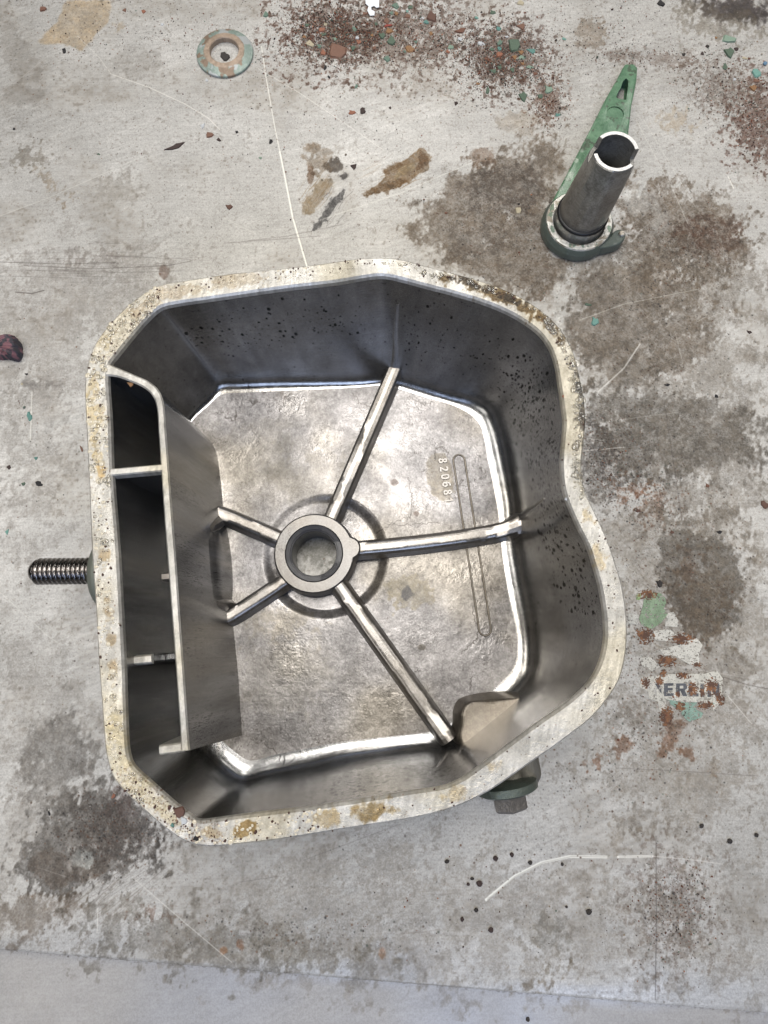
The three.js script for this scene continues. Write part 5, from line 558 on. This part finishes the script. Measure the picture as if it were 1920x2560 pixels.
// ---------------------------------------------------------------- torn label stuck to the bench
{
  const a = P(1590, 1478), W = 0.054, H = 0.072, pw = 540, ph = 720, c = document.createElement('canvas'); c.width = pw; c.height = ph; const x = c.getContext('2d');
  const T = (p, q) => { const w = P(1550 + p / 5.53, 1450 + q / 5.53); return [(w.x - a.x + 0.005) / W * pw, (w.z - a.z + 0.004) / H * ph]; };
  const sh = (l, col) => { x.fillStyle = col; x.beginPath(); l.forEach((p, i) => { const [u, v] = T(...p); i ? x.lineTo(u, v) : x.moveTo(u, v); }); x.closePath(); x.fill(); };
  x.clearRect(0, 0, pw, ph);
  sh([[290, 1350], [440, 1330], [700, 1300], [1180, 1290], [1340, 1250], [1420, 1360], [1400, 1640], [1330, 1720], [1100, 1690], [800, 1680], [520, 1680], [400, 1640], [380, 1540], [270, 1480]], '#bdbab0'); sh([[460, 700], [690, 680], [780, 760], [640, 850], [480, 830]], '#c6c3ba'); sh([[550, 960], [800, 900], [1060, 800], [1140, 900], [1090, 1020], [1100, 1150], [960, 1170], [760, 1050], [600, 1040]], '#c4c1b8'); sh([[270, 1080], [420, 1060], [560, 1200], [440, 1260], [300, 1180]], '#bcb9b0'); sh([[640, 460], [740, 440], [800, 560], [790, 650], [620, 640]], '#c0bdb4'); sh([[520, 1660], [640, 1660], [620, 1800], [540, 1820]], '#b8b5ac'); sh([[1250, 1690], [1380, 1700], [1290, 1810]], '#c0bdb4'); sh([[120, 460], [260, 480], [240, 620], [110, 600]], '#bab8b0');
  sh([[340, 200], [430, 170], [560, 180], [620, 250], [640, 330], [600, 390], [660, 470], [560, 600], [430, 680], [300, 620], [260, 540], [310, 380]], '#82967a'); sh([[230, 190], [300, 190], [270, 280], [220, 270]], '#8fa070'); sh([[640, 1650], [900, 1690], [1060, 1690], [1050, 1790], [1150, 1840], [1120, 1900], [960, 1960], [880, 1900], [820, 1800], [700, 1720]], '#7e978a'); sh([[1220, 1690], [1320, 1700], [1260, 1740]], '#95a89e');
  // what is left of the lettering
  const L = (g, w) => { x.save(); x.globalCompositeOperation = 'source-atop'; sh(g, '#53555a'); x.restore(); };
  L([[478, 1432], [530, 1428], [570, 1500], [572, 1570], [520, 1500]]); L([[604, 1428], [736, 1424], [738, 1462], [660, 1464], [660, 1490], [726, 1490], [726, 1526], [660, 1528], [660, 1566], [740, 1564], [740, 1604], [606, 1606]]);
  L([[772, 1430], [900, 1428], [926, 1460], [926, 1500], [892, 1524], [930, 1606], [866, 1606], [832, 1532], [826, 1532], [826, 1606], [774, 1606]]); x.save(); x.globalCompositeOperation = 'source-atop'; sh([[824, 1462], [872, 1462], [874, 1498], [824, 1500]], '#bdbab0'); x.restore();
  L([[944, 1430], [996, 1430], [998, 1566], [1084, 1566], [1084, 1610], [944, 1610]]); L([[1108, 1430], [1162, 1430], [1164, 1616], [1110, 1616]]); L([[1206, 1430], [1256, 1430], [1322, 1530], [1320, 1430], [1370, 1430], [1372, 1616], [1322, 1616], [1256, 1510], [1258, 1616], [1206, 1616]]);
  const im = x.getImageData(0, 0, pw, ph), d = im.data, rs = (cx, cy, rx, ry, ct) => (p, q) => { const [u, v] = T(cx, cy), k = pw / W * 0.2e-3 / 5.53; return 1 - Math.hypot((p - u) / (rx * k), (q - v) / (ry * k)); };
  const rust = [rs(330, 770, 150, 130), rs(640, 1110, 150, 100), rs(850, 810, 190, 90), rs(1000, 1500, 90, 100), rs(1260, 1470, 110, 130), rs(870, 1320, 120, 50), rs(600, 1290, 60, 60), rs(540, 1400, 70, 80), rs(640, 1880, 110, 150), rs(1180, 1730, 130, 70), rs(820, 1750, 90, 70), rs(1060, 1170, 80, 40), rs(800, 1580, 50, 40), rs(1130, 1560, 50, 70), rs(350, 1420, 70, 90), rs(1380, 1640, 70, 90), rs(380, 200, 150, 80)];
  for (let j = 0; j < ph; j++) for (let i = 0; i < pw; i++) { const o = 4 * (j * pw + i), n = fbm(i * 0.05, j * 0.05, 4), f = fbm(i * 0.16 + 7, j * 0.22, 3); let m = 0; for (const g of rust) m = Math.max(m, g(i, j)); const hit = m > 0 && m * 1.2 + (f - 0.5) * 2.2 > 0.32;
    if (hit) { const w = sstep(0.35, 0.65, n), t = noise(i * 0.4, j * 0.4); d[o] = lerp(74, 116, w) + t * 16; d[o + 1] = lerp(50, 78, w) + t * 12; d[o + 2] = lerp(38, 50, w) + t * 8; d[o + 3] = 255; } else if (d[o + 3] > 100) { const wear = fbm(i * 0.11 + 40, j * 0.14, 4); if (wear > 0.66) d[o + 3] = 0; else { const v = (n - 0.5) * 34; d[o] += v; d[o + 1] += v; d[o + 2] += v; const sp = noise(i * 0.5, j * 0.5); if (sp > 0.86) { d[o] *= 0.5; d[o + 1] *= 0.46; d[o + 2] *= 0.42; } d[o + 3] = 255; } } else d[o + 3] = 0; }
  x.putImageData(im, 0, 0);
  const g = new THREE.PlaneGeometry(W, H); g.rotateX(-Math.PI / 2); g.translate(a.x - 0.005 + W / 2, 0.00022, a.z - 0.004 + H / 2);
  top('torn_label', g, new THREE.MeshStandardMaterial({ name: 'torn_paper_label', map: canvasTex(c), alphaTest: 0.5, roughness: 0.7 }), 'torn paper label with worn dark letters, mint green and rust patches', 'label');
}

// ---------------------------------------------------------------- what lights the bench (above and behind the picture)
function lampThing(name, label, w, h, pos, target, glow) {
  const o = thing(name, label, 'lamp'); o.position.set(...pos); o.lookAt(...target);
  const box = new THREE.BoxGeometry(w + 0.06, h + 0.06, 0.06); box.translate(0, 0, -0.045); part('housing', box, new THREE.MeshStandardMaterial({ name: 'lamp_housing', color: 0xb8b8b4, roughness: 0.6 }), o);
  const d = new THREE.PlaneGeometry(w, h); d.translate(0, 0, -0.013); part('diffuser', d, new THREE.MeshStandardMaterial({ name: 'lamp_diffuser', color: 0xffffff, emissive: glow, emissiveIntensity: 1.0, roughness: 0.8 }), o);
}
for (const p of PANELS) lampThing('ceiling_panel', p.label, p.w, p.h, p.pos, [p.pos[0], 0, p.pos[2]], WARM);
{
  const o = thing('workshop_window', 'tall daylight workshop window on the near side of the bench', 'window'); o.position.set(COOL.pos[0], COOL.pos[1], COOL.pos[2]); o.lookAt(...COOL.target);
  const fm = new THREE.MeshStandardMaterial({ name: 'window_frame', color: 0x8c8c88, roughness: 0.6 }), bar = (w, h, x, y) => { const g = new THREE.BoxGeometry(w, h, 0.05); g.translate(x, y, -0.05); part('frame', g, fm, o); };
  bar(COOL.w + 0.12, 0.06, 0, COOL.h / 2 + 0.03); bar(COOL.w + 0.12, 0.06, 0, -COOL.h / 2 - 0.03); bar(0.06, COOL.h, -COOL.w / 2 - 0.03, 0); bar(0.06, COOL.h, COOL.w / 2 + 0.03, 0);
  const g = new THREE.PlaneGeometry(COOL.w, COOL.h); g.translate(0, 0, -0.05); part('pane', g, new THREE.MeshStandardMaterial({ name: 'bright_sky_pane', color: 0x202020, emissive: SKYBLUE, emissiveIntensity: 1, roughness: 0.5 }), o);
}

renderer.render(scene, camera);
